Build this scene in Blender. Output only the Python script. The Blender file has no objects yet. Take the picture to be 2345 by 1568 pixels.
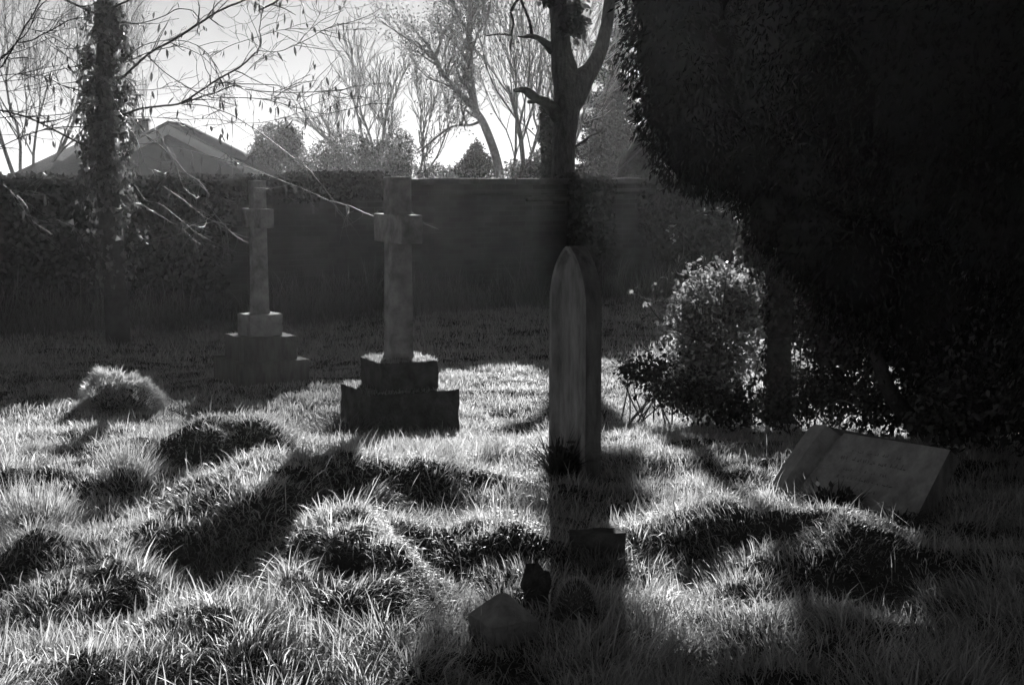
import bpy, math, random
import numpy as np
from mathutils import Vector

rng = np.random.default_rng(7)
random.seed(7)
S = bpy.context.scene
COL = S.collection

# ------------------------------------------------------------------ camera
EYE = 1.6
F = 3256.0                      # focal length in photo pixels (frame 2344 x 1568)
PITCH = math.atan((784 - 395) / F)
cam_d = bpy.data.cameras.new('camera')
cam_d.sensor_width = 36.0
cam_d.lens = 36.0 * F / 2344.0
cam_d.clip_start = 0.05
cam_d.clip_end = 2000
cam = bpy.data.objects.new('camera', cam_d)
COL.objects.link(cam)
cam.location = (0, 0, EYE)
cam.rotation_euler = (math.pi / 2 - PITCH, 0, 0)
S.camera = cam

# ------------------------------------------------------------------ sky and sun
SUN_EL = math.radians(14.8)
SUN_AZ = math.radians(1.5)       # to the right of straight ahead (+Y)
SKY_STRENGTH = 0.05
SUN_STRENGTH = 5.0
EXPOSURE = 1.65
w = bpy.data.worlds.new('World')
S.world = w
w.use_nodes = True
nt = w.node_tree
nt.nodes.clear()
sky = nt.nodes.new('ShaderNodeTexSky')
sky.sky_type = 'NISHITA'
sky.sun_disc = False
sky.sun_elevation = SUN_EL
sky.sun_rotation = SUN_AZ
sky.air_density = 0.22
sky.dust_density = 0.0
sky.ozone_density = 1.0
bw = nt.nodes.new('ShaderNodeRGBToBW')
bg = nt.nodes.new('ShaderNodeBackground')
bg.inputs['Strength'].default_value = SKY_STRENGTH
wo = nt.nodes.new('ShaderNodeOutputWorld')
nt.links.new(sky.outputs[0], bw.inputs[0])
nt.links.new(bw.outputs[0], bg.inputs['Color'])
nt.links.new(bg.outputs[0], wo.inputs['Surface'])
ld = bpy.data.lights.new('sun', 'SUN')
ld.energy = SUN_STRENGTH
ld.angle = math.radians(0.5)
ld.color = (1, 1, 1)
lo = bpy.data.objects.new('sun', ld)
COL.objects.link(lo)
sd = Vector((math.sin(SUN_AZ) * math.cos(SUN_EL), math.cos(SUN_AZ) * math.cos(SUN_EL), math.sin(SUN_EL)))
lo.rotation_euler = (-sd).to_track_quat('-Z', 'Y').to_euler()
lo.location = (0, 0, 30)
S.view_settings.view_transform = 'Standard'
S.view_settings.look = 'None'
S.view_settings.exposure = EXPOSURE
S.view_settings.gamma = 1.0
S.cycles.use_denoising = True
S.cycles.denoising_prefilter = 'ACCURATE'
S.cycles.use_adaptive_sampling = False
S.cycles.max_bounces = 9
S.cycles.transmission_bounces = 6
S.cycles.diffuse_bounces = 7
S.cycles.glossy_bounces = 2
S.cycles.volume_bounces = 0
S.cycles.sample_clamp_indirect = 8

# ------------------------------------------------------------------ placing helpers
def P(px, py, Y):
    """photo pixel (2344 x 1568 frame) at distance Y -> world point"""
    u = (px - 1172) / F
    v = (784 - py) / F
    c, s = math.cos(PITCH), math.sin(PITCH)
    d = (u, c + v * s, -s + v * c)
    k = Y / d[1]
    return np.array([d[0] * k, Y, EYE + d[2] * k])

def C1(x, y, Y): return P(x * .299, y * .299, Y)
def C2(x, y, Y): return P(468.8 + x * .299, y * .299, Y)
def C3(x, y, Y): return P(1031.4 + x * .299, y * .299, Y)
def C5(x, y, Y): return P(x * .3708, 356.3 + y * .3708, Y)

# ------------------------------------------------------------------ noise
def vnoise(x, y, scale, seed):
    r = np.random.default_rng(seed)
    T = r.random((256, 256))
    X = np.asarray(x) / scale + 1000.0
    Yy = np.asarray(y) / scale + 1000.0
    xi = np.floor(X).astype(int)
    yi = np.floor(Yy).astype(int)
    fx = X - xi
    fy = Yy - yi
    fx = fx * fx * (3 - 2 * fx)
    fy = fy * fy * (3 - 2 * fy)
    a = T[xi % 256, yi % 256]; b = T[(xi + 1) % 256, yi % 256]
    c = T[xi % 256, (yi + 1) % 256]; d = T[(xi + 1) % 256, (yi + 1) % 256]
    return (a * (1 - fx) + b * fx) * (1 - fy) + (c * (1 - fx) + d * fx) * fy

# ------------------------------------------------------------------ mesh helpers
class MB:
    def __init__(self):
        self.V = []; self.Fq = []; self.Ft = []; self.n = 0; self.N = []
    def add(self, V, Q=None, T=None):
        V = np.asarray(V, float).reshape(-1, 3)
        self.V.append(V)
        if Q is not None and len(Q): self.Fq.append(np.asarray(Q, int).reshape(-1, 4) + self.n)
        if T is not None and len(T): self.Ft.append(np.asarray(T, int).reshape(-1, 3) + self.n)
        self.n += len(V)
    def ngon(self, V):
        V = np.asarray(V, float)
        self.V.append(V)
        self.N.append(list(range(self.n, self.n + len(V))))
        self.n += len(V)
    def box(self, c, size, ux=(1, 0, 0), uy=(0, 1, 0), uz=(0, 0, 1), taper=1.0):
        c = np.array(c, float); ux = np.array(ux, float); uy = np.array(uy, float); uz = np.array(uz, float)
        V = []
        for k in (-.5, .5):
            t = 1.0 if k < 0 else taper
            for (i, j) in ((-.5, -.5), (.5, -.5), (.5, .5), (-.5, .5)):
                V.append(c + ux * size[0] * i * t + uy * size[1] * j * t + uz * size[2] * k)
        self.add(V, [(0, 3, 2, 1), (4, 5, 6, 7), (0, 1, 5, 4), (1, 2, 6, 5), (2, 3, 7, 6), (3, 0, 4, 7)])
    def tube(self, pts, rad, sides=6, cap=True):
        pts = np.asarray(pts, float)
        n = len(pts)
        rad = np.broadcast_to(np.asarray(rad, float), (n,))
        t = np.gradient(pts, axis=0)
        t /= np.linalg.norm(t, axis=1)[:, None] + 1e-9
        ref = np.array([0.0, 0, 1]) if abs(t[0][2]) < .9 else np.array([1.0, 0, 0])
        a = np.cross(t, ref)
        bad = np.linalg.norm(a, axis=1) < 1e-3
        a[bad] = np.array([1.0, 0, 0])
        a /= np.linalg.norm(a, axis=1)[:, None]
        b = np.cross(t, a)
        ang = np.arange(sides) * 2 * math.pi / sides
        V = pts[:, None, :] + rad[:, None, None] * (np.cos(ang)[None, :, None] * a[:, None, :] + np.sin(ang)[None, :, None] * b[:, None, :])
        V = V.reshape(-1, 3)
        i = np.arange(n - 1)[:, None] * sides
        j = np.arange(sides)[None, :]
        j2 = (j + 1) % sides
        Q = np.stack([i + j, i + j2, i + sides + j2, i + sides + j], -1).reshape(-1, 4)
        self.add(V, Q)
        if cap and sides > 3:
            self.ngon(V[:sides][::-1]); self.ngon(V[-sides:])
    def build(self, name, mat, parent=None, smooth=False, bevel=0.0):
        V = np.concatenate(self.V) if self.V else np.zeros((0, 3))
        q = np.concatenate(self.Fq) if self.Fq else np.zeros((0, 4), int)
        t = np.concatenate(self.Ft) if self.Ft else np.zeros((0, 3), int)
        me = bpy.data.meshes.new(name)
        ng = [i for f in self.N for i in f]
        loops = np.concatenate([q.ravel(), t.ravel(), np.array(ng, int)]).astype(np.int32)
        sizes = np.concatenate([np.full(len(q), 4), np.full(len(t), 3), np.array([len(f) for f in self.N], int)]).astype(np.int32)
        starts = np.concatenate([[0], np.cumsum(sizes)[:-1]]).astype(np.int32)
        me.vertices.add(len(V))
        me.vertices.foreach_set('co', V.astype(np.float32).ravel())
        me.loops.add(len(loops))
        me.loops.foreach_set('vertex_index', loops)
        me.polygons.add(len(sizes))
        me.polygons.foreach_set('loop_start', starts)
        me.polygons.foreach_set('loop_total', sizes)
        if smooth:
            me.polygons.foreach_set('use_smooth', np.ones(len(sizes), bool))
        me.update(calc_edges=True)
        me.materials.append(mat)
        o = bpy.data.objects.new(name, me)
        COL.objects.link(o)
        if parent is not None:
            o.parent = parent
            o.matrix_parent_inverse = parent.matrix_basis.inverted()
        if bevel:
            m = o.modifiers.new('bevel', 'BEVEL')
            m.width = bevel; m.segments = 2; m.limit_method = 'ANGLE'
        return o

def thing(name, label, cat, loc=(0, 0, 0), group=None):
    o = bpy.data.objects.new(name, None)
    o.empty_display_size = .1
    o.location = [float(v) for v in loc]
    COL.objects.link(o)
    tag(o, label, cat, group)
    return o

def tag(o, label=None, cat=None, group=None, kind=None):
    if label: o['label'] = label
    if cat: o['category'] = cat
    if group: o['group'] = group
    if kind: o['kind'] = kind
    return o

LEAF_T = {
    'diamond': (np.array([[0, 0, 0], [.5, .45, .08], [0, 1, 0], [-.5, .45, .08]]), np.array([[0, 1, 2, 3]])),
    'leaf': (np.array([[0, 0, 0], [.36, .25, .13], [.42, .55, .12], [0, 1, -.06], [-.42, .55, .12], [-.36, .25, .13], [0, .5, 0]]),
             np.array([[0, 1, 2, 6], [6, 2, 3, 3], [0, 6, 4, 5], [6, 3, 3, 4]])),
    'ivy': (np.array([[0, 0, 0], [.55, .12, .12], [.32, .5, .05], [0, 1, -.12], [-.32, .5, .05], [-.55, .12, .12]]),
            np.array([[0, 1, 2, 3], [0, 3, 4, 5]])),
}
LEAF_T['leaf'] = (np.array([[0, 0, 0], [.34, .28, .12], [.38, .6, .1], [0, 1, -.08], [-.38, .6, .1], [-.34, .28, .12]]),
                  np.array([[0, 1, 2, 3], [0, 3, 4, 5]]))

def unit(a):
    return a / (np.linalg.norm(a, axis=-1, keepdims=True) + 1e-9)

def leaves(mb, C, D, Nn, L, Wd, kind='leaf'):
    C = np.asarray(C, float); n = len(C)
    D = unit(np.asarray(D, float)); Nn = np.asarray(Nn, float)
    side = unit(np.cross(D, Nn)); Nn = np.cross(side, D)
    L = np.broadcast_to(L, (n,)); Wd = np.broadcast_to(Wd, (n,))
    T, Fq = LEAF_T[kind]
    V = C[:, None, :] + side[:, None, :] * (T[None, :, 0, None] * Wd[:, None, None]) + D[:, None, :] * (T[None, :, 1, None] * L[:, None, None]) + Nn[:, None, :] * (T[None, :, 2, None] * Wd[:, None, None])
    k = len(T)
    Q = (np.arange(n)[:, None, None] * k + Fq[None]).reshape(-1, 4)
    mb.add(V.reshape(-1, 3), Q)

def rdir(n):
    return unit(rng.normal(size=(n, 3)))

def blades(mb, B, L, Wd, phi, th0, kap, seg=3, tw=1.0):
    """curved tapering grass blades. B base (N,3)"""
    n = len(B)
    ax = np.stack([np.cos(phi), np.sin(phi)], -1)
    pa = phi + math.pi / 2 + rng.normal(0, .7, n) * tw
    wd = np.stack([np.cos(pa), np.sin(pa), np.zeros(n)], -1)
    pos = B.copy()
    rows = []
    prof = {3: [1, .9, .62, .08], 4: [.9, 1, .85, .55, .06], 2: [1, .8, .1]}[seg]
    for k in range(seg + 1):
        h = (wd * (Wd * prof[k] * .5)[:, None])
        rows.append(pos - h); rows.append(pos + h)
        th = th0 + kap * ((k + .5) / seg) ** 1.3
        st = L / seg
        pos = pos + np.stack([ax[:, 0] * np.sin(th) * st, ax[:, 1] * np.sin(th) * st, np.cos(th) * st], -1)
    V = np.stack(rows, 1)
    k = 2 * (seg + 1)
    f = np.array([[2 * i, 2 * i + 1, 2 * i + 3, 2 * i + 2] for i in range(seg)])
    Q = (np.arange(n)[:, None, None] * k + f[None]).reshape(-1, 4)
    mb.add(V.reshape(-1, 3), Q)

# ------------------------------------------------------------------ materials (all greys: the photograph is monochrome)
def new_mat(name):
    m = bpy.data.materials.new(name)
    m.use_nodes = True
    m.node_tree.nodes.clear()
    return m, m.node_tree

def mat_solid(name, lo, hi, scale=8.0, rough=.9, bump=.3, bump_scale=40.0, spec=.25, streak=None, detail=6):
    m, t = new_mat(name)
    N = t.nodes; Lk = t.links
    tc = N.new('ShaderNodeTexCoord')
    mp = N.new('ShaderNodeMapping')
    Lk.new(tc.outputs['Object'], mp.inputs[0])
    if streak: mp.inputs['Scale'].default_value = streak
    no = N.new('ShaderNodeTexNoise')
    no.inputs['Scale'].default_value = scale
    no.inputs['Detail'].default_value = detail
    no.inputs['Roughness'].default_value = .65
    Lk.new(mp.outputs[0], no.inputs['Vector'])
    cr = N.new('ShaderNodeValToRGB')
    cr.color_ramp.elements[0].position = .3; cr.color_ramp.elements[0].color = (lo, lo, lo, 1)
    cr.color_ramp.elements[1].position = .7; cr.color_ramp.elements[1].color = (hi, hi, hi, 1)
    Lk.new(no.outputs['Fac'], cr.inputs[0])
    pb = N.new('ShaderNodeBsdfPrincipled')
    pb.inputs['Roughness'].default_value = rough
    pb.inputs['Specular IOR Level'].default_value = spec
    Lk.new(cr.outputs[0], pb.inputs['Base Color'])
    n2 = N.new('ShaderNodeTexNoise')
    n2.inputs['Scale'].default_value = bump_scale
    n2.inputs['Detail'].default_value = 8
    Lk.new(tc.outputs['Object'], n2.inputs['Vector'])
    bp = N.new('ShaderNodeBump')
    bp.inputs['Strength'].default_value = bump
    bp.inputs['Distance'].default_value = .02
    Lk.new(n2.outputs['Fac'], bp.inputs['Height'])
    Lk.new(bp.outputs[0], pb.inputs['Normal'])
    o = N.new('ShaderNodeOutputMaterial')
    Lk.new(pb.outputs[0], o.inputs[0])
    return m

def mat_leaf(name, lo, hi, trans=.5, gloss=.06, rough=.35):
    """thin leaf: diffuse + translucent + a little gloss, value varies from leaf to leaf"""
    m, t = new_mat(name)
    N = t.nodes; Lk = t.links
    g = N.new('ShaderNodeNewGeometry')
    mr = N.new('ShaderNodeMapRange')
    mr.inputs['To Min'].default_value = lo; mr.inputs['To Max'].default_value = hi
    Lk.new(g.outputs['Random Per Island'], mr.inputs['Value'])
    d = N.new('ShaderNodeBsdfDiffuse'); tr = N.new('ShaderNodeBsdfTranslucent'); gl = N.new('ShaderNodeBsdfGlossy')
    gl.inputs['Roughness'].default_value = rough
    gl.inputs['Color'].default_value = (.8, .8, .8, 1)
    Lk.new(mr.outputs[0], d.inputs['Color'])
    Lk.new(mr.outputs[0], tr.inputs['Color'])
    m1 = N.new('ShaderNodeMixShader'); m1.inputs[0].default_value = trans
    Lk.new(d.outputs[0], m1.inputs[1]); Lk.new(tr.outputs[0], m1.inputs[2])
    m2 = N.new('ShaderNodeMixShader'); m2.inputs[0].default_value = gloss
    Lk.new(m1.outputs[0], m2.inputs[1]); Lk.new(gl.outputs[0], m2.inputs[2])
    o = N.new('ShaderNodeOutputMaterial')
    Lk.new(m2.outputs[0], o.inputs[0])
    return m

def mat_brick():
    m, t = new_mat('old_brick')
    N = t.nodes; Lk = t.links
    tc = N.new('ShaderNodeTexCoord')
    sx = N.new('ShaderNodeSeparateXYZ'); Lk.new(tc.outputs['Object'], sx.inputs[0])
    cx = N.new('ShaderNodeCombineXYZ')
    Lk.new(sx.outputs['X'], cx.inputs['X']); Lk.new(sx.outputs['Z'], cx.inputs['Y'])
    br = N.new('ShaderNodeTexBrick')
    br.inputs['Scale'].default_value = 1.0
    br.inputs['Brick Width'].default_value = .23
    br.inputs['Row Height'].default_value = .075
    br.inputs['Mortar Size'].default_value = .006
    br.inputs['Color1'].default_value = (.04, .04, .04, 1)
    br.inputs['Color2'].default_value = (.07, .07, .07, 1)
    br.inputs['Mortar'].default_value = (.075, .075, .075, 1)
    Lk.new(cx.outputs[0], br.inputs['Vector'])
    no = N.new('ShaderNodeTexNoise'); no.inputs['Scale'].default_value = 1.7; no.inputs['Detail'].default_value = 8
    Lk.new(tc.outputs['Object'], no.inputs['Vector'])
    cr = N.new('ShaderNodeValToRGB')
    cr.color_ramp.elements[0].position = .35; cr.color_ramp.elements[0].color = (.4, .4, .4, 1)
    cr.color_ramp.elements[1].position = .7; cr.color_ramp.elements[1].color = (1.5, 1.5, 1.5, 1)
    Lk.new(no.outputs['Fac'], cr.inputs[0])
    mx = N.new('ShaderNodeMixRGB'); mx.blend_type = 'MULTIPLY'; mx.inputs[0].default_value = 1
    Lk.new(br.outputs['Color'], mx.inputs[1]); Lk.new(cr.outputs[0], mx.inputs[2])
    pb = N.new('ShaderNodeBsdfPrincipled'); pb.inputs['Roughness'].default_value = .95
    pb.inputs['Specular IOR Level'].default_value = .15
    Lk.new(mx.outputs[0], pb.inputs['Base Color'])
    bp = N.new('ShaderNodeBump'); bp.inputs['Strength'].default_value = .5; bp.inputs['Distance'].default_value = .01
    inv = N.new('ShaderNodeMath'); inv.operation = 'SUBTRACT'; inv.inputs[0].default_value = 1
    Lk.new(br.outputs['Fac'], inv.inputs[1])
    Lk.new(inv.outputs[0], bp.inputs['Height']); Lk.new(bp.outputs[0], pb.inputs['Normal'])
    o = N.new('ShaderNodeOutputMaterial'); Lk.new(pb.outputs[0], o.inputs[0])
    return m

M = dict(
    soil=mat_solid('soil', .02, .06, 6, 1, .6, 30, .1),
    grass=mat_leaf('grass_blade', .24, .66, .58, .05, .38),
    straw=mat_leaf('straw', .25, .5, .5, .06, .4),
    weed=mat_leaf('weed', .08, .25, .45, .04, .4),
    stone=mat_solid('weathered_stone', .15, .42, 9, .95, .5, 55, .15),
    stone_streak=mat_solid('streaked_stone', .13, .34, 9, .95, .6, 60, .15, streak=(2.2, 2.2, .5)),
    stone_darker=mat_solid('darker_stone', .07, .20, 8, 1, .6, 50, .1, streak=(2.2, 2.2, .5)),  # darker stone: end-face shade put into the colour; also the far cross steps
    stone_dark=mat_solid('mossy_dark_stone', .03, .12, 11, 1, .8, 35, .1),
    stone_pale=mat_solid('pale_lichen_stone', .20, .40, 12, .95, .5, 50, .15),
    engraved=mat_solid('engraved_stone', .10, .16, 30, 1, .2, 60, .05),
    brick=mat_brick(),
    coping=mat_solid('coping_stone', .05, .11, 5, .95, .4, 40, .15),
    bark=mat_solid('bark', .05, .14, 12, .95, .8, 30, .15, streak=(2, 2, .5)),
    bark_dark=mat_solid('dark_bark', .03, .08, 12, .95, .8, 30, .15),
    bark_shade=mat_solid('shaded_bark', .02, .05, 12, .95, .8, 30, .1),  # bark copy darkened to paint in the shade under the yew
    hazed_bark=mat_solid('hazed_bark', .16, .34, 12, .95, .6, 30, .15),  # bark lightened so the colour carries haze over the far trees
    twig=mat_solid('twig_bark', .05, .11, 20, .55, .3, 60, .4),
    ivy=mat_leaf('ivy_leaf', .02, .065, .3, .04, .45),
    tree_ivy=mat_leaf('tree_ivy_leaf', .03, .16, .4, .06, .4),
    bramble=mat_leaf('bramble_leaf', .10, .42, .45, .10, .32),
    dead=mat_leaf('dead_leaf', .03, .08, .35, .03, .5),
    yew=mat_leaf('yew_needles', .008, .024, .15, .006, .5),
    shrub=mat_leaf('distant_leaf', .08, .2, .45, .03, .4),
    conifer=mat_leaf('distant_conifer', .025, .06, .3, .02, .5),
    render_wall=mat_solid('house_wall', .05, .07, 3, .95, .1, 20, .1),
    tile=mat_solid('roof_tile', .08, .16, 14, .9, .6, 12, .2),
    barge=mat_solid('painted_board', .7, .78, 4, .6, .1, 30, .3),
)

# ------------------------------------------------------------------ terrain
ALPHA = math.radians(25)            # the graves and the wall share this turn
NF = np.array([math.sin(ALPHA), -math.cos(ALPHA), 0])      # along the wide faces, towards the viewer
NL = np.array([-math.cos(ALPHA), -math.sin(ALPHA), 0])     # out of the left faces

# (x, y, rx, ry, rot, height, power)
MOUNDS = [
    (-1.05, 6.45, .74, .36, .95, .31, 2.6),
    (-.45, 6.9, .5, .35, .6, .08, 2.5),
    (-1.72, 7.8, .64, .27, 1.1, .20, 2.6),
    (-.60, 5.42, .60, .20, 1.4, .29, 2.4),
    (-.12, 5.95, .35, .30, .0, .12, 2.5),
    (1.12, 5.95, .55, .34, -.18, .16, 2.8),
    (.62, 6.6, .35, .30, .0, .02, 2.5),
    (-2.0, 5.9, .40, .22, .9, .09, 2.5),
    (-1.55, 5.2, .35, .25, .1, .07, 2.5),
    (-1.05, 4.5, .30, .22, .0, .07, 2.5),
    (-2.5, 8.4, .4, .25, .1, .08, 2.5),
    (-2.75, 7.2, .4, .3, .2, .09, 2.5),
    (.75, 8.9, .5, .4, 0, .05, 2.5),
    (.2, 8.0, .5, .3, 0, .05, 2.5),
    (1.9, 4.6, .6, .35, 0, .10, 2.5),
    (.9, 4.1, .4, .25, 0, .05, 2.5),
]

def ground_h(x, y):
    x = np.asarray(x, float); y = np.asarray(y, float)
    z = np.zeros_like(x); x0_, y0_ = x, y
    wx = .34 * (vnoise(x, y, .5, 5) - .5) + .24 * (vnoise(x, y, .2, 6) - .5); wy = .34 * (vnoise(x, y, .5, 7) - .5) + .24 * (vnoise(x, y, .2, 8) - .5)
    x = x + wx; y = y + wy
    for (cx, cy, rx, ry, rot, h, p) in MOUNDS:
        c, s = math.cos(rot), math.sin(rot)
        dx = (x - cx) * c + (y - cy) * s
        dy = -(x - cx) * s + (y - cy) * c
        r = np.sqrt((dx / rx) ** 2 + (dy / ry) ** 2)
        z = z + h * np.exp(-r ** p)
    x, y = x0_, y0_
    near = np.clip((24 - y) / 3.0, 0, 1) * np.clip(y + 1, 0, 1)
    amp = np.clip((11 - y) / 5, .35, 1)
    z = z + near * amp * (.09 * (vnoise(x, y, .8, 1) - .5) + .10 * (vnoise(x, y, .32, 2) - .5) + .07 * (vnoise(x, y, .14, 4) - .5))
    z = z + near * .12 * (vnoise(x, y, 2.6, 3) - .5)
    for (sx_, sy_, sr_) in ((-.83, 10.4, .7), (-2.32, 13.0, .75), (1.5, 6.45, .6), (-.03, 4.8, .28), (.85, 7.0, .45)):
        z = z * np.clip(((x - sx_) ** 2 + (y - sy_) ** 2) / sr_ ** 2 * 1.4 - .4, 0, 1)
    t_ = np.clip((y - 7.6) / 3.2, 0, 1); t_ = t_ * t_ * (3 - 2 * t_)
    z = z - .30 * t_ * np.clip((400 - y) / 300, 0, 1)
    return z

def axis(a, b, step, far, k=1.25):
    inner = list(np.arange(a, b + 1e-6, step))
    out = []; s = step; v = b
    while v < far: s *= k; v += s; out.append(v)
    lo = []; s = step; v = a
    while v > -far: s *= k; v -= s; lo.append(v)
    return np.array(lo[::-1] + inner + out)
gx = axis(-7, 7, .06, 900); gy = axis(1, 24, .06, 900)
GX, GY = np.meshgrid(gx, gy, indexing='ij')
V = np.stack([GX, GY, ground_h(GX, GY)], -1).reshape(-1, 3)
ny = len(gy)
i = np.arange(len(gx) - 1)[:, None] * ny; j = np.arange(ny - 1)[None]
Q = np.stack([i + j, i + ny + j, i + ny + j + 1, i + j + 1], -1).reshape(-1, 4)
mb = MB(); mb.add(V, Q)
tag(mb.build('ground', M['soil'], smooth=True), kind='structure')

# ------------------------------------------------------------------ grass
def wall_y(x):            # front face of the wall
    return 20.6 + .6 * x

SHORT = [(1.42, 6.35, .55, .30), (1.62, 5.95, .45, .35), (-.02, 4.55, .22, .45), (.05, 5.0, .25, .5), (-.85, 5.8, .2, .5)]   # x, y, radius, height factor
AVOID = []                # (x, y, r) footprints of stones
def scatter(d0, d1, dens, margin=1.0):
    W1 = .36 * d1 + margin
    n = int(dens * (d1 - d0) * 2 * W1)
    x = rng.uniform(-W1, W1, n); y = rng.uniform(d0, d1, n)
    k = (np.abs(x) < .36 * y + margin) & (y < wall_y(x) - .1)
    return x[k], y[k]

def lawn(mb, d0, d1, dens, L0, L1, w0, w1, seg, wild):
    x, y = scatter(d0, d1, dens)
    cl = vnoise(x, y, .16, 11)
    keep = rng.random(len(x)) < .25 + 1.25 * cl
    for (ax_, ay_, ar_) in AVOID:
        keep &= (x - ax_) ** 2 + (y - ay_) ** 2 > ar_ ** 2
    x, y, cl = x[keep], y[keep], cl[keep]
    n = len(x)
    e = .04
    h = ground_h(x, y)
    dzx = (ground_h(x + e, y) - h) / e; dzy = (ground_h(x, y + e) - h) / e
    slope = np.sqrt(dzx ** 2 + dzy ** 2)
    # tufts comb together, and hang downhill on the steep sides of mounds
    a = vnoise(x, y, .22, 12) * 4 * math.pi + rng.normal(0, .8, n)
    dx = np.cos(a) - dzx * wild * 2.2; dy = np.sin(a) - dzy * wild * 2.2
    phi = np.arctan2(dy, dx)
    tall = vnoise(x, y, .45, 13)
    L = (L0 + (L1 - L0) * np.clip(tall * .9 + rng.normal(0, .22, n), 0, 1.3)) * (.55 + .65 * cl)
    for (sx_, sy_, sr_, sf_) in SHORT:
        L *= sf_ + (1 - sf_) * np.clip(((x - sx_) ** 2 + (y - sy_) ** 2) / sr_ ** 2, 0, 1)
    th0 = np.abs(rng.normal(.15, .25, n)) + slope * .3 * wild
    kap = np.abs(rng.normal(.6, .6, n)) * (.6 + wild * .6) + slope * wild * .9
    kap = np.clip(kap, 0, 2.6)
    lie = rng.random(n) < .48
    th0[lie] = rng.uniform(.7, 1.45, lie.sum())
    phi[lie] += rng.normal(0, 1.2, lie.sum())
    Wd = rng.uniform(w0, w1, n)
    big = rng.random(n) < .06 * wild
    Wd[big] *= 1.7; L[big] *= 1.4
    B = np.stack([x, y, h - .006], -1)
    blades(mb, B, L, Wd, phi, th0, kap, seg)
    return n

def stones_avoid():
    AVOID.extend([(-.83, 10.4, .40), (-2.32, 13.0, .40), (.33, 7.55, .10)])
stones_avoid()
g = MB()
nb = lawn(g, 2.0, 5.2, 10500, .035, .145, .0022, .0048, 4, 1.0)
nb += lawn(g, 5.2, 8.0, 9000, .035, .115, .0026, .005, 3, .9)
nb += lawn(g, 8.0, 11.0, 7500, .025, .085, .0034, .0056, 3, .7)
nb += lawn(g, 11.0, 14.5, 5000, .03, .085, .0042, .007, 3, .6)
nb += lawn(g, 14.5, 25, 1800, .05, .14, .006, .010, 2, .6)
print('blades', nb)
tag(g.build('grass', M['grass']), 'long rough grass over the churchyard mounds', 'grass', kind='stuff')

# pale dead stems and broad blades standing above the grass
g = MB()
x, y = scatter(2.6, 10.5, 230)
cl = vnoise(x, y, .5, 21)
k = rng.random(len(x)) < cl * 1.1
x, y = x[k], y[k]; n = len(x)
B = np.stack([x, y, ground_h(x, y)], -1)
blades(g, B, rng.uniform(.07, .22, n) * np.clip(1.25 - y * .07, .55, 1), rng.uniform(.0025, .005, n), rng.uniform(0, 6.28, n), np.abs(rng.normal(.4, .4, n)), np.abs(rng.normal(.6, 1.0, n)), 4)
tag(g.build('dead_grass_stems', M['straw']), 'pale dead stems sticking up through the grass', 'grass', kind='stuff')

# rank weeds along the foot of the wall
g = MB()
n = 22000
x = rng.uniform(-8.5, 8.5, n)
y = wall_y(x) - .08 - np.abs(rng.normal(0, .6, n))
k = vnoise(x, y, .6, 31) + rng.normal(0, .12, n) > .38
x, y = x[k], y[k]; n = len(x)
off = wall_y(x) - y
L = np.clip(.95 - off * .45, .15, 1.0) * rng.uniform(.35, 1.0, n) * (.4 + .9 * vnoise(x, y, .9, 32))
blades(g, np.stack([x, y, ground_h(x, y)], -1), L, rng.uniform(.005, .011, n), rng.uniform(0, 6.28, n), np.abs(rng.normal(.1, .2, n)), np.abs(rng.normal(.5, .5, n)), 4)
tag(g.build('wall_foot_weeds', M['weed']), 'rank weeds and long grass along the foot of the brick wall', 'weeds', kind='stuff')

# ------------------------------------------------------------------ wall
WY = 20.6
wdir = np.array([1, .6, 0]) / math.hypot(1, .6)
wnor = np.array([.6, -1, 0]) / math.hypot(1, .6)
W = thing('boundary_wall', 'long old brick churchyard wall behind the crosses', 'wall', (0, WY, -.3))
wrot = math.atan2(.6, 1)
W.rotation_euler = (0, 0, wrot)
def local_part(mb, name, mat, parent, **k):
    o = mb.build(name, mat, None, **k); o.parent = parent; return o
WTOP = P(1172, 409, WY)[2]
H0 = WTOP + .3             # height above the wall's own base
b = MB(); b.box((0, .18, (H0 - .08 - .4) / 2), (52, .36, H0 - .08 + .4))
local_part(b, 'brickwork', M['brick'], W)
b = MB()
xx = -26.0
while xx < 26:
    ln = random.uniform(.5, .8)
    b.box((xx + ln / 2, .18, H0 - .04 + random.uniform(-.004, .004)), (ln - .006, .46 + random.uniform(-.008, .008), .08))
    xx += ln
local_part(b, 'coping', M['coping'], W, bevel=.014)
b = MB(); b.box((0, -.024, H0 - .20), (52, .048, .07)); local_part(b, 'string_course', M['brick'], W)
b = MB(); b.box((.7, -.036, H0 - .30), (.95, .072, .06))
local_part(b, 'ledge', M['coping'], W)

def onwall(s, z, off=0.0):
    s = np.asarray(s, float)
    base = np.array([0, WY, 0])
    return base + wdir * s[..., None] + wnor * np.asarray(off)[..., None] + np.array([0, 0, 1.0]) * np.asarray(z)[..., None]

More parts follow.
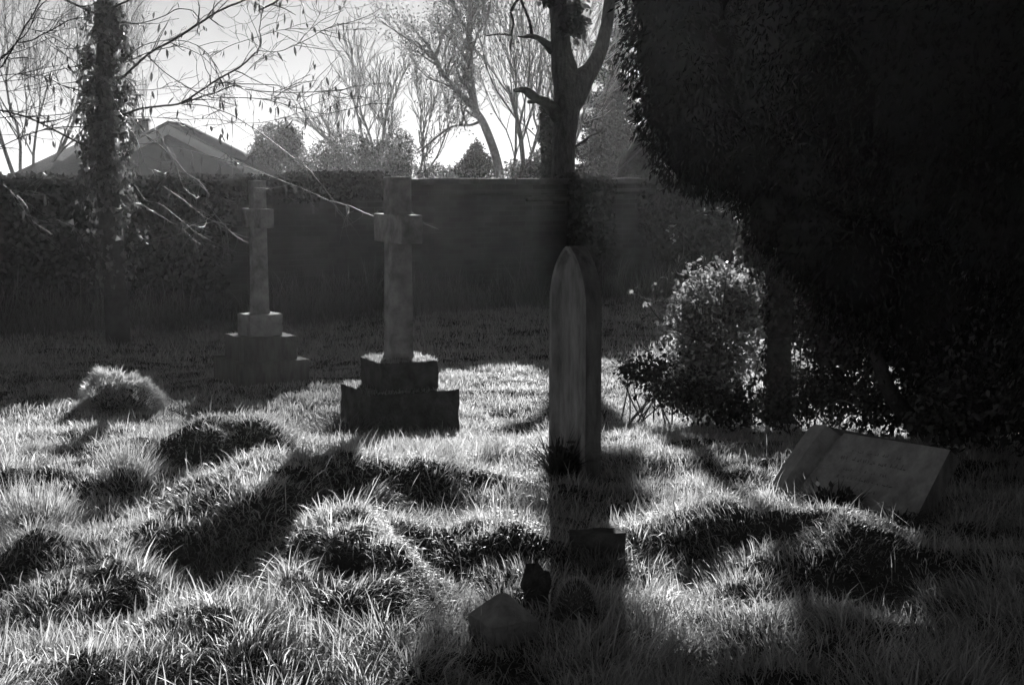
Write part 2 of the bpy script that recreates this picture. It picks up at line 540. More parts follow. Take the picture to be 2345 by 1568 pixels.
def ivy_patch(label, s0, s1, zmin, zmax, n, thick, size, sparse=0.0, seed=1, kind='ivy', group='ivy on the boundary wall'):
    mb = MB()
    s = rng.uniform(s0, s1, n); z = rng.uniform(zmin, zmax, n)
    edge = np.minimum((s - s0), (s1 - s)) / (s1 - s0) * 4
    k = vnoise(s, z, .35, seed) + np.clip(edge, 0, .5) - sparse > .42
    s, z = s[k], z[k]; n = len(s)
    bul = vnoise(s, z, .4, seed + 1)
    off = .02 + rng.random(n) * thick * (.3 + bul)
    over = z > WTOP - .01                 # over the top: spread across the wall's width
    off = np.where(over, rng.uniform(-.42, .06, n), off)
    zz = np.where(over, np.minimum(z, WTOP + (z - WTOP) * (.2 + 1.2 * vnoise(s, z * 0, .33, seed + 5))), z)
    C = onwall(s, zz, off)
    D = np.stack([rng.normal(0, .6, n), rng.normal(0, .5, n), -np.abs(rng.normal(.7, .4, n))], -1)
    Nn = wnor[None] + rng.normal(0, .6, (n, 3)) + np.array([0, 0, .4])
    L = rng.uniform(size * .7, size * 1.3, n)
    leaves(mb, C, D, Nn, L, L * .95, kind)
    # woody stems creeping up
    root = thing('wall_ivy', label, 'ivy', onwall(np.array((s0 + s1) / 2), np.array(max(0.0, zmin))), group)
    mb.build('leaves', M['ivy'], root)
    if zmax - zmin > .8:
        for q in range(max(2, int((s1 - s0) * 2))):
            st = MB(); a = random.uniform(s0, s1); pts = []
            for zz_ in np.linspace(max(0, zmin), min(zmax, WTOP), 7):
                pts.append(onwall(np.array(a), np.array(zz_), np.array(.015))); a += random.uniform(-.08, .08)
            st.tube(pts, np.linspace(.016, .006, 7), 5)
            st.build('stem', M['bark_dark'], root)
    return root

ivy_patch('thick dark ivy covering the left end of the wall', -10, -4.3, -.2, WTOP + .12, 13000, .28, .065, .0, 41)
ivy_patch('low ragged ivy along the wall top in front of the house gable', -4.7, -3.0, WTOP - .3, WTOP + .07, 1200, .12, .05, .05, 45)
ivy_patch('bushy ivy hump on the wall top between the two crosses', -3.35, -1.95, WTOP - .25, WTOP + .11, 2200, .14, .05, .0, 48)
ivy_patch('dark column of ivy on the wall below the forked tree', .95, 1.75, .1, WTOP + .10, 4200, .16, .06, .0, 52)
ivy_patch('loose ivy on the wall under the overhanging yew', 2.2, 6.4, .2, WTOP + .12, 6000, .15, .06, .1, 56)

# ------------------------------------------------------------------ stones
def stone_block(mb, c, wx, wy, h, ux, uy, jag=.012, nx=7, nz=5, taper=1.0):
    """a slightly worn block: subdivided sides with noise. c = bottom centre"""
    c = np.array(c, float)
    def pt(a, b_, t):
        k = 1 + (taper - 1) * t
        return c + ux * wx * a * k + uy * wy * b_ * k + np.array([0, 0, h * t])
    faces = []
    def grid(fn, nu, nv):
        us = np.linspace(0, 1, nu); vs = np.linspace(0, 1, nv)
        V = np.array([fn(u, v) for u in us for v in vs])
        ii = np.arange(nu - 1)[:, None] * nv; jj = np.arange(nv - 1)[None]
        Q = np.stack([ii + jj, ii + nv + jj, ii + nv + jj + 1, ii + jj + 1], -1).reshape(-1, 4)
        d = np.stack([vnoise(V[:, 0] * 1.7 + V[:, 2], V[:, 1] + V[:, 2] * 1.3, .06, s_) - .5 for s_ in (61, 62, 63)], -1) + \
            np.stack([vnoise(V[:, 0] * 1.7 + V[:, 2], V[:, 1] + V[:, 2] * 1.3, .18, s_) - .5 for s_ in (64, 65, 66)], -1)
        mb.add(V + d * jag, Q)
    grid(lambda u, v: pt(u - .5, -.5, v), nx, nz)
    grid(lambda u, v: pt(.5, u - .5, v), nx, nz)
    grid(lambda u, v: pt(.5 - u, .5, v), nx, nz)
    grid(lambda u, v: pt(-.5, .5 - u, v), nx, nz)
    grid(lambda u, v: pt(u - .5, v - .5, 1), nx, nx)

def turn(a):
    nf = np.array([math.sin(a), -math.cos(a), 0]); nl = np.array([-math.cos(a), -math.sin(a), 0])
    return nf, nl

def moss_fringe(parent, c, nf, nl, a, z, n, inner, L=.035, ledge=None):
    """short grass and moss growing on the top ledge of a step"""
    mb = MB()
    u = rng.uniform(-.5, .5, n) * a; v = rng.uniform(-.5, .5, n) * a
    k = (np.maximum(np.abs(u), np.abs(v)) > inner / 2 - .01)
    u, v = u[k], v[k]; n = len(u)
    cl = vnoise(u, v, .05, 71)
    B = np.array(c) + nf * u[:, None] + nl * v[:, None]; B[:, 2] = z - .004
    blades(mb, B, L * rng.uniform(.3, 1.1, n) * (.3 + cl), np.full(n, .0045), rng.uniform(0, 6.28, n), np.abs(rng.normal(.4, .3, n)), np.abs(rng.normal(.5, .5, n)), 2)
    mb.build('moss', M['grass'], parent)

def make_cross(label, px, Y, alpha, sq, arm_len, arm_h, above, shaft_h, steps, base_z, mat, moss):
    nf, nl = turn(alpha)
    x = (px - 1172) / F * Y * 1.0
    c = np.array([x, Y, 0.0])
    root = thing('stone_cross', label, 'cross', (x, Y, base_z), 'stone grave crosses on stepped bases')
    z = base_z
    for k, (a, h) in enumerate(steps):
        mb = MB()
        d_ = .12 if k == 0 else 0.0
        stone_block(mb, (x, Y, z - d_), a, a, h + d_, nf, nl, .014 if moss else .008, 11, 6)
        mb.build('step' if k < len(steps) - 1 else 'socket_stone', M['stone_dark'] if moss else (mat if k == 2 else M['stone_darker']), root)  # far cross: lower steps in a darker stone tone
        z += h
        inner = steps[k + 1][0] if k + 1 < len(steps) else sq
        if moss:
            moss_fringe(root, c, nf, nl, a, z, 2600 if k == len(steps) - 1 else 2200, inner, .045)
    # shaft with chamfered edges, arm block and head
    mb = MB()
    def prism(z0, z1, s0, s1, ch=.12):
        vs = []
        for zz, s_ in ((z0, s0), (z1, s1)):
            for (p, q) in ((-.5 + ch, -.5), (.5 - ch, -.5), (.5, -.5 + ch), (.5, .5 - ch), (.5 - ch, .5), (-.5 + ch, .5), (-.5, .5 - ch), (-.5, -.5 + ch)):
                vs.append(c + nf * p * s_ + nl * q * s_ + np.array([0, 0, zz]))
        vs = np.array(vs)
        mb.add(vs, [(i_, (i_ + 1) % 8, 8 + (i_ + 1) % 8, 8 + i_) for i_ in range(8)])
        mb.ngon(vs[8:])
    prism(z, z + .05, sq * 1.16, sq * 1.04, .06)
    prism(z + .05, z + shaft_h, sq * 1.03, sq * .97, .07)
    mb.build('shaft', mat, root)
    z += shaft_h
    mb = MB(); mb.box(c + np.array([0, 0, z + arm_h / 2]), (arm_len, sq * .97, arm_h), nf, nl)
    mb.build('crossarm', mat, root, bevel=.006)
    z += arm_h
    mb = MB(); mb.box(c + np.array([0, 0, z + above / 2 - .001]), (sq * .96, sq * .96, above), nf, nl)
    mb.build('head', mat, root, bevel=.006)
    return root, z + above

KC = 1.182
r1, zt = make_cross('nearer stone cross with thick arms and grass-topped dark steps', 911, 10.4, math.radians(24.5), .142 * KC, .50 * KC, .173 * KC, .228 * KC, .725 * KC,
           [(.575 * KC, .27 * KC), (.375 * KC, .175 * KC)], -.29, M['stone'], True)
make_cross('farther slender stone cross on three clean-edged steps', 592, 13.0, math.radians(31), .112 * KC, .40 * KC, .145 * KC, .215 * KC, .665 * KC,
           [(.57 * KC, .175 * KC), (.43 * KC, .18 * KC), (.265 * KC, .165 * KC)], -.30, M['stone'], False)

# weeds heaped against the left of the nearer cross
def weed_clump(label, x, y, r, h, n, mat, cat='plant', name='weed_clump', w=.006, droop=1.2, group=None, leafy=0):
    z0 = float(ground_h(np.array(x), np.array(y)))
    mb = MB()
    a = rng.uniform(0, 6.28, n); rr = r * np.sqrt(rng.random(n))
    B = np.stack([x + rr * np.cos(a), y + rr * np.sin(a), np.full(n, z0)], -1)
    blades(mb, B, h * rng.uniform(.5, 1.15, n), w * rng.uniform(.7, 1.4, n), a + rng.normal(0, .5, n), rr / r * .5 + np.abs(rng.normal(0, .15, n)), np.abs(rng.normal(droop, .5, n)), 4)
    if leafy:
        d = rdir(leafy); C = np.array([x, y, z0]) + d * rng.uniform(.4, 1, (leafy, 1)) * np.array([r, r, h * .8]); C[:, 2] = np.abs(C[:, 2] - z0) + z0
        leaves(mb, C, d + rng.normal(0, .5, (leafy, 3)), rdir(leafy), rng.uniform(.03, .06, leafy), rng.uniform(.02, .04, leafy), 'leaf')
    o = mb.build(name, mat)
    tag(o, label, cat, group)
    return o
weed_clump('dark straggling weeds heaped against the step of the nearer cross', -1.20, 10.0, .19, .26, 300, M['weed'])

# lancet headstone
def lancet_headstone():
    beta = ALPHA
    nf, nl = turn(beta)
    Y = 7.55
    apx = P(1318, 559, Y)
    c = np.array([apx[0] - .005, Y, 0.0])
    H = apx[2]; Wd = .415; T = .105; rise = .33
    root = thing('headstone', 'tall narrow gravestone with a pointed arch top and worn streaked face', 'gravestone', (c[0], c[1], 0))
    def outline(inset, flat=.022):
        hw = Wd / 2 - inset
        pts = [(-hw, -.1), (-hw, H - rise)]
        R = (hw * hw + (rise - inset * .6) ** 2) / (2 * hw)
        zs = H - rise
        fl = flat if inset == 0 else flat * .5
        a_end = math.acos(max(-1, min(1, (R - hw + fl) / R)))
        for k in range(1, 13):
            a = a_end * k / 12
            pts.append((-hw + R - R * math.cos(a), zs + R * math.sin(a)))
        left = pts
        return left + [(-p, q) for p, q in reversed(left)]
    def to3(p, q, off): return c + nf * p + np.array([0, 0, q]) + nl * off
    o0 = outline(0); 
    def ring(mb, A, offA, B, offB):
        n = len(A)
        V = [to3(*p, offA) for p in A] + [to3(*p, offB) for p in B]
        mb.add(V, [(i_, i_ + 1, n + i_ + 1, n + i_) for i_ in range(n - 1)])
    mb = MB()
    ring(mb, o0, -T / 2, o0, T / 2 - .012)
    mb.build('edge', M['stone_darker'], root)  # shade of the end face painted in as a darker stone
    mb = MB()
    i1 = outline(.012)
    ring(mb, o0, T / 2 - .012, i1, T / 2)
    i2 = outline(.04); ring(mb, i1, T / 2, i2, T / 2)
    mb.ngon([to3(*p, -T / 2) for p in o0][::-1])
    mb.build('slab', M['stone_streak'], root)
    # stepped moulding round a sunk panel
    mb = MB()
    i3 = outline(.050); ring(mb, i2, T / 2, i3, T / 2 - .020)
    i4 = outline(.062); ring(mb, i3, T / 2 - .020, i4, T / 2 - .014)
    i5 = outline(.072); ring(mb, i4, T / 2 - .014, i5, T / 2 - .034)
    mb.build('moulding', M['stone_streak'], root)
    mb = MB(); mb.ngon([to3(*p, T / 2 - .034) for p in i5])
    mb.build('panel', M['stone_streak'], root)
    return c, nf, nl
hc, hnf, hnl = lancet_headstone()
weed_clump('dark clump of weeds at the foot of the pointed gravestone', hc[0] - .075, hc[1] - .12, .07, .26, 160, M['dead'], w=.009, droop=.7, leafy=120)

# leaning inscribed headstone on the right
def leaning_stone():
    TL = P(1842, 970, 7.25); TR = P(2150, 1030, 6.45); BL = P(1790, 1165, 7.02); BR = P(2078, 1222, 6.2)
    u = unit((TR - TL) + (BR - BL)); v = (TL - BL) + (TR - BR)
    v = unit(v - u * np.dot(u, v)); nrm = np.cross(u, v)
    if nrm[0] > 0: nrm = -nrm
    Wd = np.linalg.norm((TR - TL + BR - BL) / 2); Hh = np.linalg.norm((TL - BL + TR - BR) / 2)
    C = (TL + TR + BL + BR) / 4
    root = thing('headstone', 'low gravestone tilted to the right with faint lines of inscription', 'gravestone', (C[0], C[1], 0))
    def to3(a, b_, off): return C + u * (a - .5) * Wd + v * (b_ - .5) * Hh + nrm * off
    th = .11
    mb = MB()
    # outline: rounded left shoulder, sunk below ground at the bottom
    out = [(.03, 1.0), (1.0, 1.0), (1.0, -.9), (.10, -.9), (.02, -.1), (-.03, .1), (-.05, .25), (-.045, .45), (-.015, .8), (.005, .95)]
    f = np.array([to3(a, b_, 0) for a, b_ in out]); bk = np.array([to3(a, b_, -th) for a, b_ in out])
    n = len(out)
    # front face in three pieces: left band, groove, panel
    band = [(.045, 1.0), (.008, .965), (-.015, .8), (-.045, .45), (-.05, .25), (-.03, .1), (.02, -.1), (.10, -.9)]
    bi = [(.145, 1.0), (.135, .95), (.112, .8), (.07, .45), (.055, .25), (.06, .1), (.09, -.1), (.16, -.9)]
    gi = [(.27, 1.0), (.262, .95), (.243, .8), (.205, .45), (.185, .25), (.18, .1), (.19, -.1), (.24, -.9)]
    def strip(A, oa, B, ob):
        m_ = len(A)
        mb.add([to3(a, b_, oa) for a, b_ in A] + [to3(a, b_, ob) for a, b_ in B], [(i_, i_ + 1, m_ + i_ + 1, m_ + i_) for i_ in range(m_ - 1)])
    sh = lambda k_: [(a + k_, b_) for a, b_ in bi]
    strip(band, .03, bi, .04)
    strip(bi, .04, sh(.012), -.055)
    strip(sh(.012), -.055, sh(.05), -.055)
    strip(sh(.05), -.055, sh(.085), -.02)
    mb.ngon([to3(a, b_, -.02) for a, b_ in sh(.085)] + [to3(.985, -.9, -.02), to3(.985, 1.0, -.02)])
    strip([(.985, 1.0), (.985, -.9)], -.02, [(1.0, 1.0), (1.0, -.9)], -.03)
    rim = [(a, b_, .03) for a, b_ in band] + [(1.0, -.9, -.03), (1.0, 1.0, -.03)]
    R = np.array([to3(*p) for p in rim]); R2 = np.array([to3(p[0], p[1], -th) for p in rim]); m_ = len(rim)
    mb.ngon(R2)
    mb.build('slab', M['stone_pale'], root)
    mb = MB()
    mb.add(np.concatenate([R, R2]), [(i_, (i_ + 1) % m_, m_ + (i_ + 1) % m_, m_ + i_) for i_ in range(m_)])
    mb.build('edge', M['stone_darker'], root)  # darker tone stands in for shade on the slab's end
    # worn lettering: too weathered to read in the photograph, so only broken strokes
    mb = MB()
    rows = [(.80, .36, .72, .035), (.70, .30, .80, .05), (.585, .36, .70, .035), (.49, .34, .74, .045), (.38, .42, .66, .03)]
    for (b_, a0, a1, hh) in rows:
        a = a0
        while a < a1:
            wl = random.uniform(.008, .02)
            for q in range(random.choice((1, 2))):
                p = (a + q * .5 * wl, b_ + random.uniform(-.4, .4) * hh * .4)
                ww, hh2 = (.005, hh * random.uniform(.5, 1)) if random.random() < .6 else (wl, hh * .22)
                if random.random() < .75:
                    mb.add([to3(p[0], p[1], -.0185), to3(p[0] + ww, p[1], -.0185), to3(p[0] + ww, p[1] + hh2, -.0185), to3(p[0], p[1] + hh2, -.0185)], [(0, 1, 2, 3)])
            a += wl + .006
            if random.random() < .16: a += .022
    mb.build('inscription', M['engraved'], root)
    return TL, BR, BL
lt = leaning_stone()
weed_clump('dark weeds sprouting at the foot of the tilted gravestone', float(P(1890, 1190, 6.72)[0]), 6.66, .12, .16, 200, M['dead'], w=.008, leafy=100)
weed_clump('arched dead tuft at the near foot of the tilted gravestone', float(P(2040, 1210, 6.2)[0]), 6.1, .09, .20, 160, M['dead'], w=.007, droop=2.0)

# small stones in the foreground
nf, nl = turn(math.radians(28))
def P0(px, py, Y):
    p = P(px, py, Y); return p
# post with a pyramid cap
ap = P(1152, 1357, 4.8)
root = thing('kerb_post', 'small square stone post with a pyramid cap deep in the foreground grass', 'grave marker', (ap[0], 4.8, 0))
mb = MB(); a = .182; zs = ap[2] - .085
stone_block(mb, (ap[0], 4.8, -.08), a, a, zs + .08, nf, nl, .006, 6, 6)
mb.build('shaft', M['stone'], root)
mb = MB()
c = np.array([ap[0], 4.8, 0])
base = [c + nf * p * a * 1.02 + nl * q * a * 1.02 + np.array([0, 0, zs]) for p, q in ((-.5, -.5), (.5, -.5), (.5, .5), (-.5, .5))]
mid = [c + nf * p * a * .5 + nl * q * a * .5 + np.array([0, 0, zs + .05]) for p, q in ((-.5, -.5), (.5, -.5), (.5, .5), (-.5, .5))]
top = [c + nf * p * a * .16 + nl * q * a * .16 + np.array([0, 0, zs + .082]) for p, q in ((-.5, -.5), (.5, -.5), (.5, .5), (-.5, .5))]
mb.add(base + mid + top, [(i_, (i_ + 1) % 4, 4 + (i_ + 1) % 4, 4 + i_) for i_ in range(4)] + [(4 + i_, 4 + (i_ + 1) % 4, 8 + (i_ + 1) % 4, 8 + i_) for i_ in range(4)] + [(8, 9, 10, 11)])
mb.build('cap', M['stone'], root, bevel=.006)

def lump(name, label, cat, c, r, h, mat, jag, seed, sides=18, rings=9, flat=1.0, fringe=0, fr_mat=None):
    mb = MB(); V = []
    rr_ = np.random.default_rng(seed)
    for k in range(rings + 1):
        t = k / rings
        ang = t * math.pi / 2
        for s_ in range(sides):
            a_ = s_ / sides * 2 * math.pi
            rad = r * (math.cos(ang) ** flat) * (1 + jag * rr_.normal())
            V.append((c[0] + rad * math.cos(a_), c[1] + rad * math.sin(a_), c[2] + h * math.sin(ang) * (1 + jag * .6 * rr_.normal())))
    Q = [(k * sides + s_, k * sides + (s_ + 1) % sides, (k + 1) * sides + (s_ + 1) % sides, (k + 1) * sides + s_) for k in range(rings) for s_ in range(sides)]
    mb.add(V, Q)
    if not fringe:
        o = mb.build(name, mat); tag(o, label, cat); return o
    root = thing(name, label, cat, c)
    mb.build('stone' if fr_mat is None else 'mound', mat, root, smooth=True)
    f = MB()
    d = rdir(fringe); d[:, 2] = np.abs(d[:, 2])
    k = d[:, 2] > .25
    d = d[k]
    B = np.array(c) + d * np.array([r, r, h]) * .97
    a_ = np.arctan2(d[:, 1], d[:, 0]) + rng.normal(0, .6, len(d)); m_ = len(d)
    blades(f, B, rng.uniform(.012, .035, m_), np.full(m_, .003), a_, np.arccos(np.clip(d[:, 2], 0, 1)) * .6, np.abs(rng.normal(.6, .5, m_)), 2)
    f.build('moss', M['grass'], root)
    return root
p = P(1226, 1356, 5.2)
lump('broken_stump', 'dark jagged broken stump beside the pyramid capped post', 'stone stump', (p[0], 5.2, -.02), .055, max(.1, float(P(1226, 1296, 5.2)[2]) + .02), M['stone_dark'], .16, 5, 10, 5, .35)
p = P(1318, 1385, 4.95)
lump('mossy_stone', 'small round stone ringed with moss right of the broken stump', 'stone', (p[0], 4.95, max(0.0, float(p[2])) - .03), .075, .125, M['stone_dark'], .05, 6, fringe=900)
# foot stone
p = P(1368, 1253, 5.75)
mb = MB(); stone_block(mb, (p[0], 5.75, -.08), .21, .10, float(P(1368, 1216, 5.75)[2]) + .08, unit(np.array([1, .25, 0])), unit(np.array([-.25, 1, 0])), .01, 7, 5)
o = mb.build('footstone', M['stone_dark']); tag(o, 'low dark square footstone in front of the pointed gravestone', 'gravestone')
weed_clump('ragged dark grass clump in front of the low footstone', float(P(1375, 1240, 5.6)[0]), 5.62, .13, .13, 160, M['weed'], w=.005, droop=.9)
# half buried slab on the mound
p = P(750, 1150, 6.05)
mb = MB(); stone_block(mb, (p[0], 6.05, float(p[2]) - .24), .16, .12, .19, unit(np.array([1, .35, .2])), unit(np.array([-.35, 1, 0])), .02, 7, 5)
o = mb.build('buried_stone', M['stone']); tag(o, 'pale corner of a stone half buried between the two big grass mounds', 'stone')

# ------------------------------------------------------------------ tussocks
def tussock(label, x, y, r, h, n, L, spiky=False):
    z0 = float(ground_h(np.array(x), np.array(y)))
    root = thing('grass_tussock', label, 'grass tussock', (x, y, z0), 'grass tussocks in the churchyard')
    mb = MB(); V = []; sides, rings = 24, 8
    for k in range(rings + 1):
        a = k / rings * math.pi / 2
        for s_ in range(sides):
            b_ = s_ / sides * 6.283
            q = 1 + .12 * math.sin(3 * b_ + 1) + .07 * math.sin(5 * b_)
            V.append((x + .85 * r * q * math.cos(a) ** .7 * math.cos(b_), y + .85 * r * q * math.cos(a) ** .7 * math.sin(b_) * .8, z0 - .03 + .85 * (h - L * .4) * math.sin(a)))
    mb.add(V, [(k * sides + s_, k * sides + (s_ + 1) % sides, (k + 1) * sides + (s_ + 1) % sides, (k + 1) * sides + s_) for k in range(rings) for s_ in range(sides)])
    mb.build('mound', M['soil'], root, smooth=True)
    f = MB()
    d = rdir(n); d[:, 2] = np.abs(d[:, 2])
    q = .72 + .5 * vnoise(d[:, 0] * 2 + x, d[:, 2] * 2 + d[:, 1], .5, 141)
    B = np.stack([x + d[:, 0] * r * q, y + d[:, 1] * r * .8 * q, z0 - .02 + d[:, 2] * (h - L * .4) * q], -1)
    ph = np.arctan2(d[:, 1], d[:, 0]) + rng.normal(0, .9, n)
    th = np.arccos(np.clip(d[:, 2], 0, 1))
    if spiky: blades(f, B, L * rng.uniform(.5, 1.3, n), np.full(n, .004), ph, th * .45, np.abs(rng.normal(.2, .2, n)), 3)
    else: blades(f, B, L * rng.uniform(.4, 1.3, n), rng.uniform(.003, .006, n), ph, th * .6, np.abs(rng.normal(.6, .6, n)) + th * .7, 3)
    f.build('blades', M['grass'], root)
tussock('big round grass tussock standing alone at the left in front of the ivy tree', float(P(270, 900, 11.5)[0]), 11.5, .33, .34, 9500, .08)
tussock('spiky little tuft left of the big grass mound', float(P(285, 1150, 7.0)[0]), 7.0, .10, .16, 420, .15, True)
tussock('dark spiky tuft at the left edge of the lawn', float(P(85, 1240, 6.3)[0]), 6.3, .16, .18, 700, .15, True)

# ------------------------------------------------------------------ trees
def wiggle(p0, p1, n, amp):
    t = np.linspace(0, 1, n)[:, None]
    p = np.asarray(p0) * (1 - t) + np.asarray(p1) * t
    k = np.random.default_rng(random.randrange(10 ** 6)).normal(0, amp, (n, 3))
    k[0] = 0; k[-1] *= .5
    return p + k

def spline(pts, per=5):
    """Catmull-Rom through points"""
    pts = np.asarray(pts, float)
    if len(pts) < 3:
        return np.linspace(pts[0], pts[-1], per + 1)
    Pp = np.concatenate([[2 * pts[0] - pts[1]], pts, [2 * pts[-1] - pts[-2]]])
    out = []
    for k in range(1, len(Pp) - 2):
        p0, p1, p2, p3 = Pp[k - 1:k + 3]
        for t in np.linspace(0, 1, per, endpoint=False):
            out.append(.5 * (2 * p1 + (p2 - p0) * t + (2 * p0 - 5 * p1 + 4 * p2 - p3) * t * t + (3 * p1 - p0 - 3 * p2 + p3) * t ** 3))
    out.append(pts[-1])
    return np.array(out)

def grow(trunk, twigs, start, d, L, r, level, tips, spread=.6, up=.15, nch=(5, 5, 4, 3), minr=.004, maxlev=3):
    n = max(4, int(7 - level))
    pts = [np.array(start, float)]; d = np.array(d, float); d /= np.linalg.norm(d)
    for k in range(n):
        d = d + np.random.default_rng(random.randrange(10 ** 9)).normal(0, .13, 3) + np.array([0, 0, up * .3])
        d /= np.linalg.norm(d)
        pts.append(pts[-1] + d * L / n)
    pts = np.array(pts)
    rad = np.linspace(r, max(minr, r * .45), n + 1)
    (trunk if level < 2 else twigs).tube(pts, rad, 7 if level == 0 else (5 if level == 1 else 3), cap=level < 1)
    tips.append(pts[-1])
    if level >= maxlev: 
        tips.append(pts[-2]); return
    for c_ in range(nch[level]):
        t = random.uniform(.35 if level == 0 else .2, 1.0)
        i_ = min(n - 1, int(t * n)); p0 = pts[i_] + (pts[i_ + 1] - pts[i_]) * (t * n - i_)
        dd = unit(pts[i_ + 1] - pts[i_])
        rd = np.random.default_rng(random.randrange(10 ** 9)).normal(0, 1, 3)
        rd = rd - dd * np.dot(rd, dd); rd /= np.linalg.norm(rd)
        nd = dd * math.cos(spread) + rd * math.sin(spread) + np.array([0, 0, up])
        grow(trunk, twigs, p0, nd, L * random.uniform(.45, .7), max(minr, rad[i_] * .55), level + 1, tips, spread, up, nch, minr, maxlev)

BGS = 1.5
def bare_tree(label, px, Y, stems, leaf=0, leaf_size=.07, spread=.55, up=.2, nch=(5, 5, 5, 4), group='bare trees beyond the wall', minr=.006, mat='hazed_bark', maxlev=3, lean_y=0.1):
    Y *= BGS; leaf_size *= BGS; minr *= BGS
    """stems: list of (pixel top x, pixel top y, radius, base pixel offset)"""
    x0 = P(px, 400, Y)[0]
    root = thing('bare_tree', label, 'tree', (x0, Y, 0), group)
    tr, tw, tips = MB(), MB(), []
    for (tx, ty, r, off) in stems:
        a = np.array([P(px + off, 400, Y)[0], Y, 0.0]); b_ = P(tx, ty, Y + random.uniform(-lean_y, lean_y) * 3)
        grow(tr, tw, a, b_ - a, np.linalg.norm(b_ - a) * .72, r * BGS * .72, 0, tips, spread, up, nch, minr, maxlev)
    tr.build('trunk', M[mat], root)
    tw.build('twigs', M[mat], root)
    if leaf:
        tips = np.array(tips)
        C = tips[rng.integers(0, len(tips), leaf)] + rng.normal(0, .24, (leaf, 3))
        mb = MB(); leaves(mb, C, rng.normal(0, .6, (leaf, 3)) + np.array([0, 0, -.5]), rdir(leaf), rng.uniform(.6, 1.3, leaf) * leaf_size, rng.uniform(.4, .8, leaf) * leaf_size, 'diamond')
        mb.build('leaves', M['shrub'], root)
    return root

def crown(name, label, cat, px, Y, lobes, n, size, mat, group=None, trunk_h=None, kind='diamond', droop=.0):
    """lobes: (px, py, rx_px, rz_px) ellipsoids of leaves at distance Y"""
    Y *= BGS; size *= BGS
    k = Y / F
    x0 = P(px, 400, Y)[0]
    root = thing(name, label, cat, (x0, Y, 0), group)
    mb = MB()
    tot = sum(l[2] * l[3] for l in lobes)
    for (lx, ly, rx, rz) in lobes:
        m_ = int(n * rx * rz / tot)
        d = rdir(m_); rr = rng.random(m_) ** .33
        lump_ = .78 + .45 * vnoise(d[:, 0] * 2 + lx, d[:, 2] * 2 + d[:, 1] * 1.3 + ly, .5, 81)
        c = P(lx, ly, Y)
        off = d * (rr * lump_)[:, None] * np.array([rx * k, min(rx, rz) * k, rz * k])
        C = c + off
        C = C[C[:, 2] > .02]; m_ = len(C)
        leaves(mb, C, rng.normal(0, 1, (m_, 3)) + np.array([0, 0, droop]), rdir(m_), size * rng.uniform(.6, 1.4, m_), size * rng.uniform(.35, .7, m_), kind)
    mb.build('crown', M[mat], root)
    tr = MB()
    top = min(l[1] for l in lobes)
    zt_ = P(px, (top + lobes[0][1]) / 2, Y)[2]
    tr.tube(wiggle((x0, Y, -.05), (P(lobes[0][0], 400, Y)[0], Y, zt_), 6, .04 * zt_ / 3), np.linspace(.02 * zt_ + .03, .015, 6), 6)
    for q in range(7):
        l = random.choice(lobes); s_ = random.uniform(.2, .7)
        tr.tube(wiggle((x0, Y, zt_ * s_), P(l[0] + random.uniform(-.6, .6) * l[2], l[1] + random.uniform(-.7, .3) * l[3], Y + random.uniform(-.3, .3)), 5, .05), np.linspace(.02, .006, 5), 4)
    tr.build('trunk', M['bark'], root)
    return root

# --- shrubs and conifers beyond the wall
crown('round_shrub', 'dense round evergreen bush right of the house gable', 'shrub', 635, 41, [(632, 345, 58, 66), (660, 330, 38, 46), (600, 370, 40, 40)], 9000, .085, 'shrub', 'shrubs beyond the wall')
crown('broad_shrub', 'broad leafy thicket below the fan shaped bare tree', 'shrub', 770, 43, [(730, 385, 70, 50), (800, 360, 75, 62), (870, 375, 60, 58), (690, 400, 40, 30)], 12000, .085, 'shrub', 'shrubs beyond the wall')
crown('upright_shrub', 'upright dark bush left of the pale gap in the trees', 'shrub', 915, 40, [(915, 360, 38, 66), (900, 395, 50, 36)], 5000, .08, 'shrub', 'shrubs beyond the wall')
crown('low_shrub', 'low loose bush at the foot of the pale gap', 'shrub', 990, 36, [(990, 398, 45, 26), (1040, 402, 30, 20)], 2000, .07, 'shrub', 'shrubs beyond the wall')
crown('small_conifer', 'small pointed conifer left of the leaning bare tree', 'conifer', 1090, 33, [(1088, 392, 52, 26), (1089, 372, 36, 24), (1090, 352, 20, 22), (1091, 338, 8, 14)], 5000, .07, 'conifer', 'conifers beyond the wall')
crown('low_shrub', 'low dark bush just left of the forked tree', 'shrub', 1205, 30, [(1200, 398, 50, 34), (1235, 380, 30, 40)], 3200, .07, 'shrub', 'shrubs beyond the wall')
crown('tall_conifer', 'tall hazy conifer filling the gap right of the forked tree', 'conifer', 1400, 40, [(1425, -10, 40, 20), (1415, 40, 44, 15), (1440, 75, 50, 17), (1395, 108, 46, 15), (1430, 140, 60, 18), (1380, 172, 52, 17), (1440, 200, 66, 22), (1385, 228, 60, 20), (1430, 255, 76, 24), (1375, 282, 64, 24), (1430, 312, 90, 30), (1380, 345, 80, 30), (1450, 360, 80, 34), (1380, 392, 90, 26), (1470, 395, 70, 26)], 42000, .085, 'conifer', 'conifers beyond the wall', droop=-.6)
crown('broad_shrub', 'hazy leafy bush showing below the yew above the wall', 'shrub', 1560, 24, [(1545, 400, 70, 26), (1600, 402, 50, 22)], 2500, .06, 'shrub', 'shrubs beyond the wall')

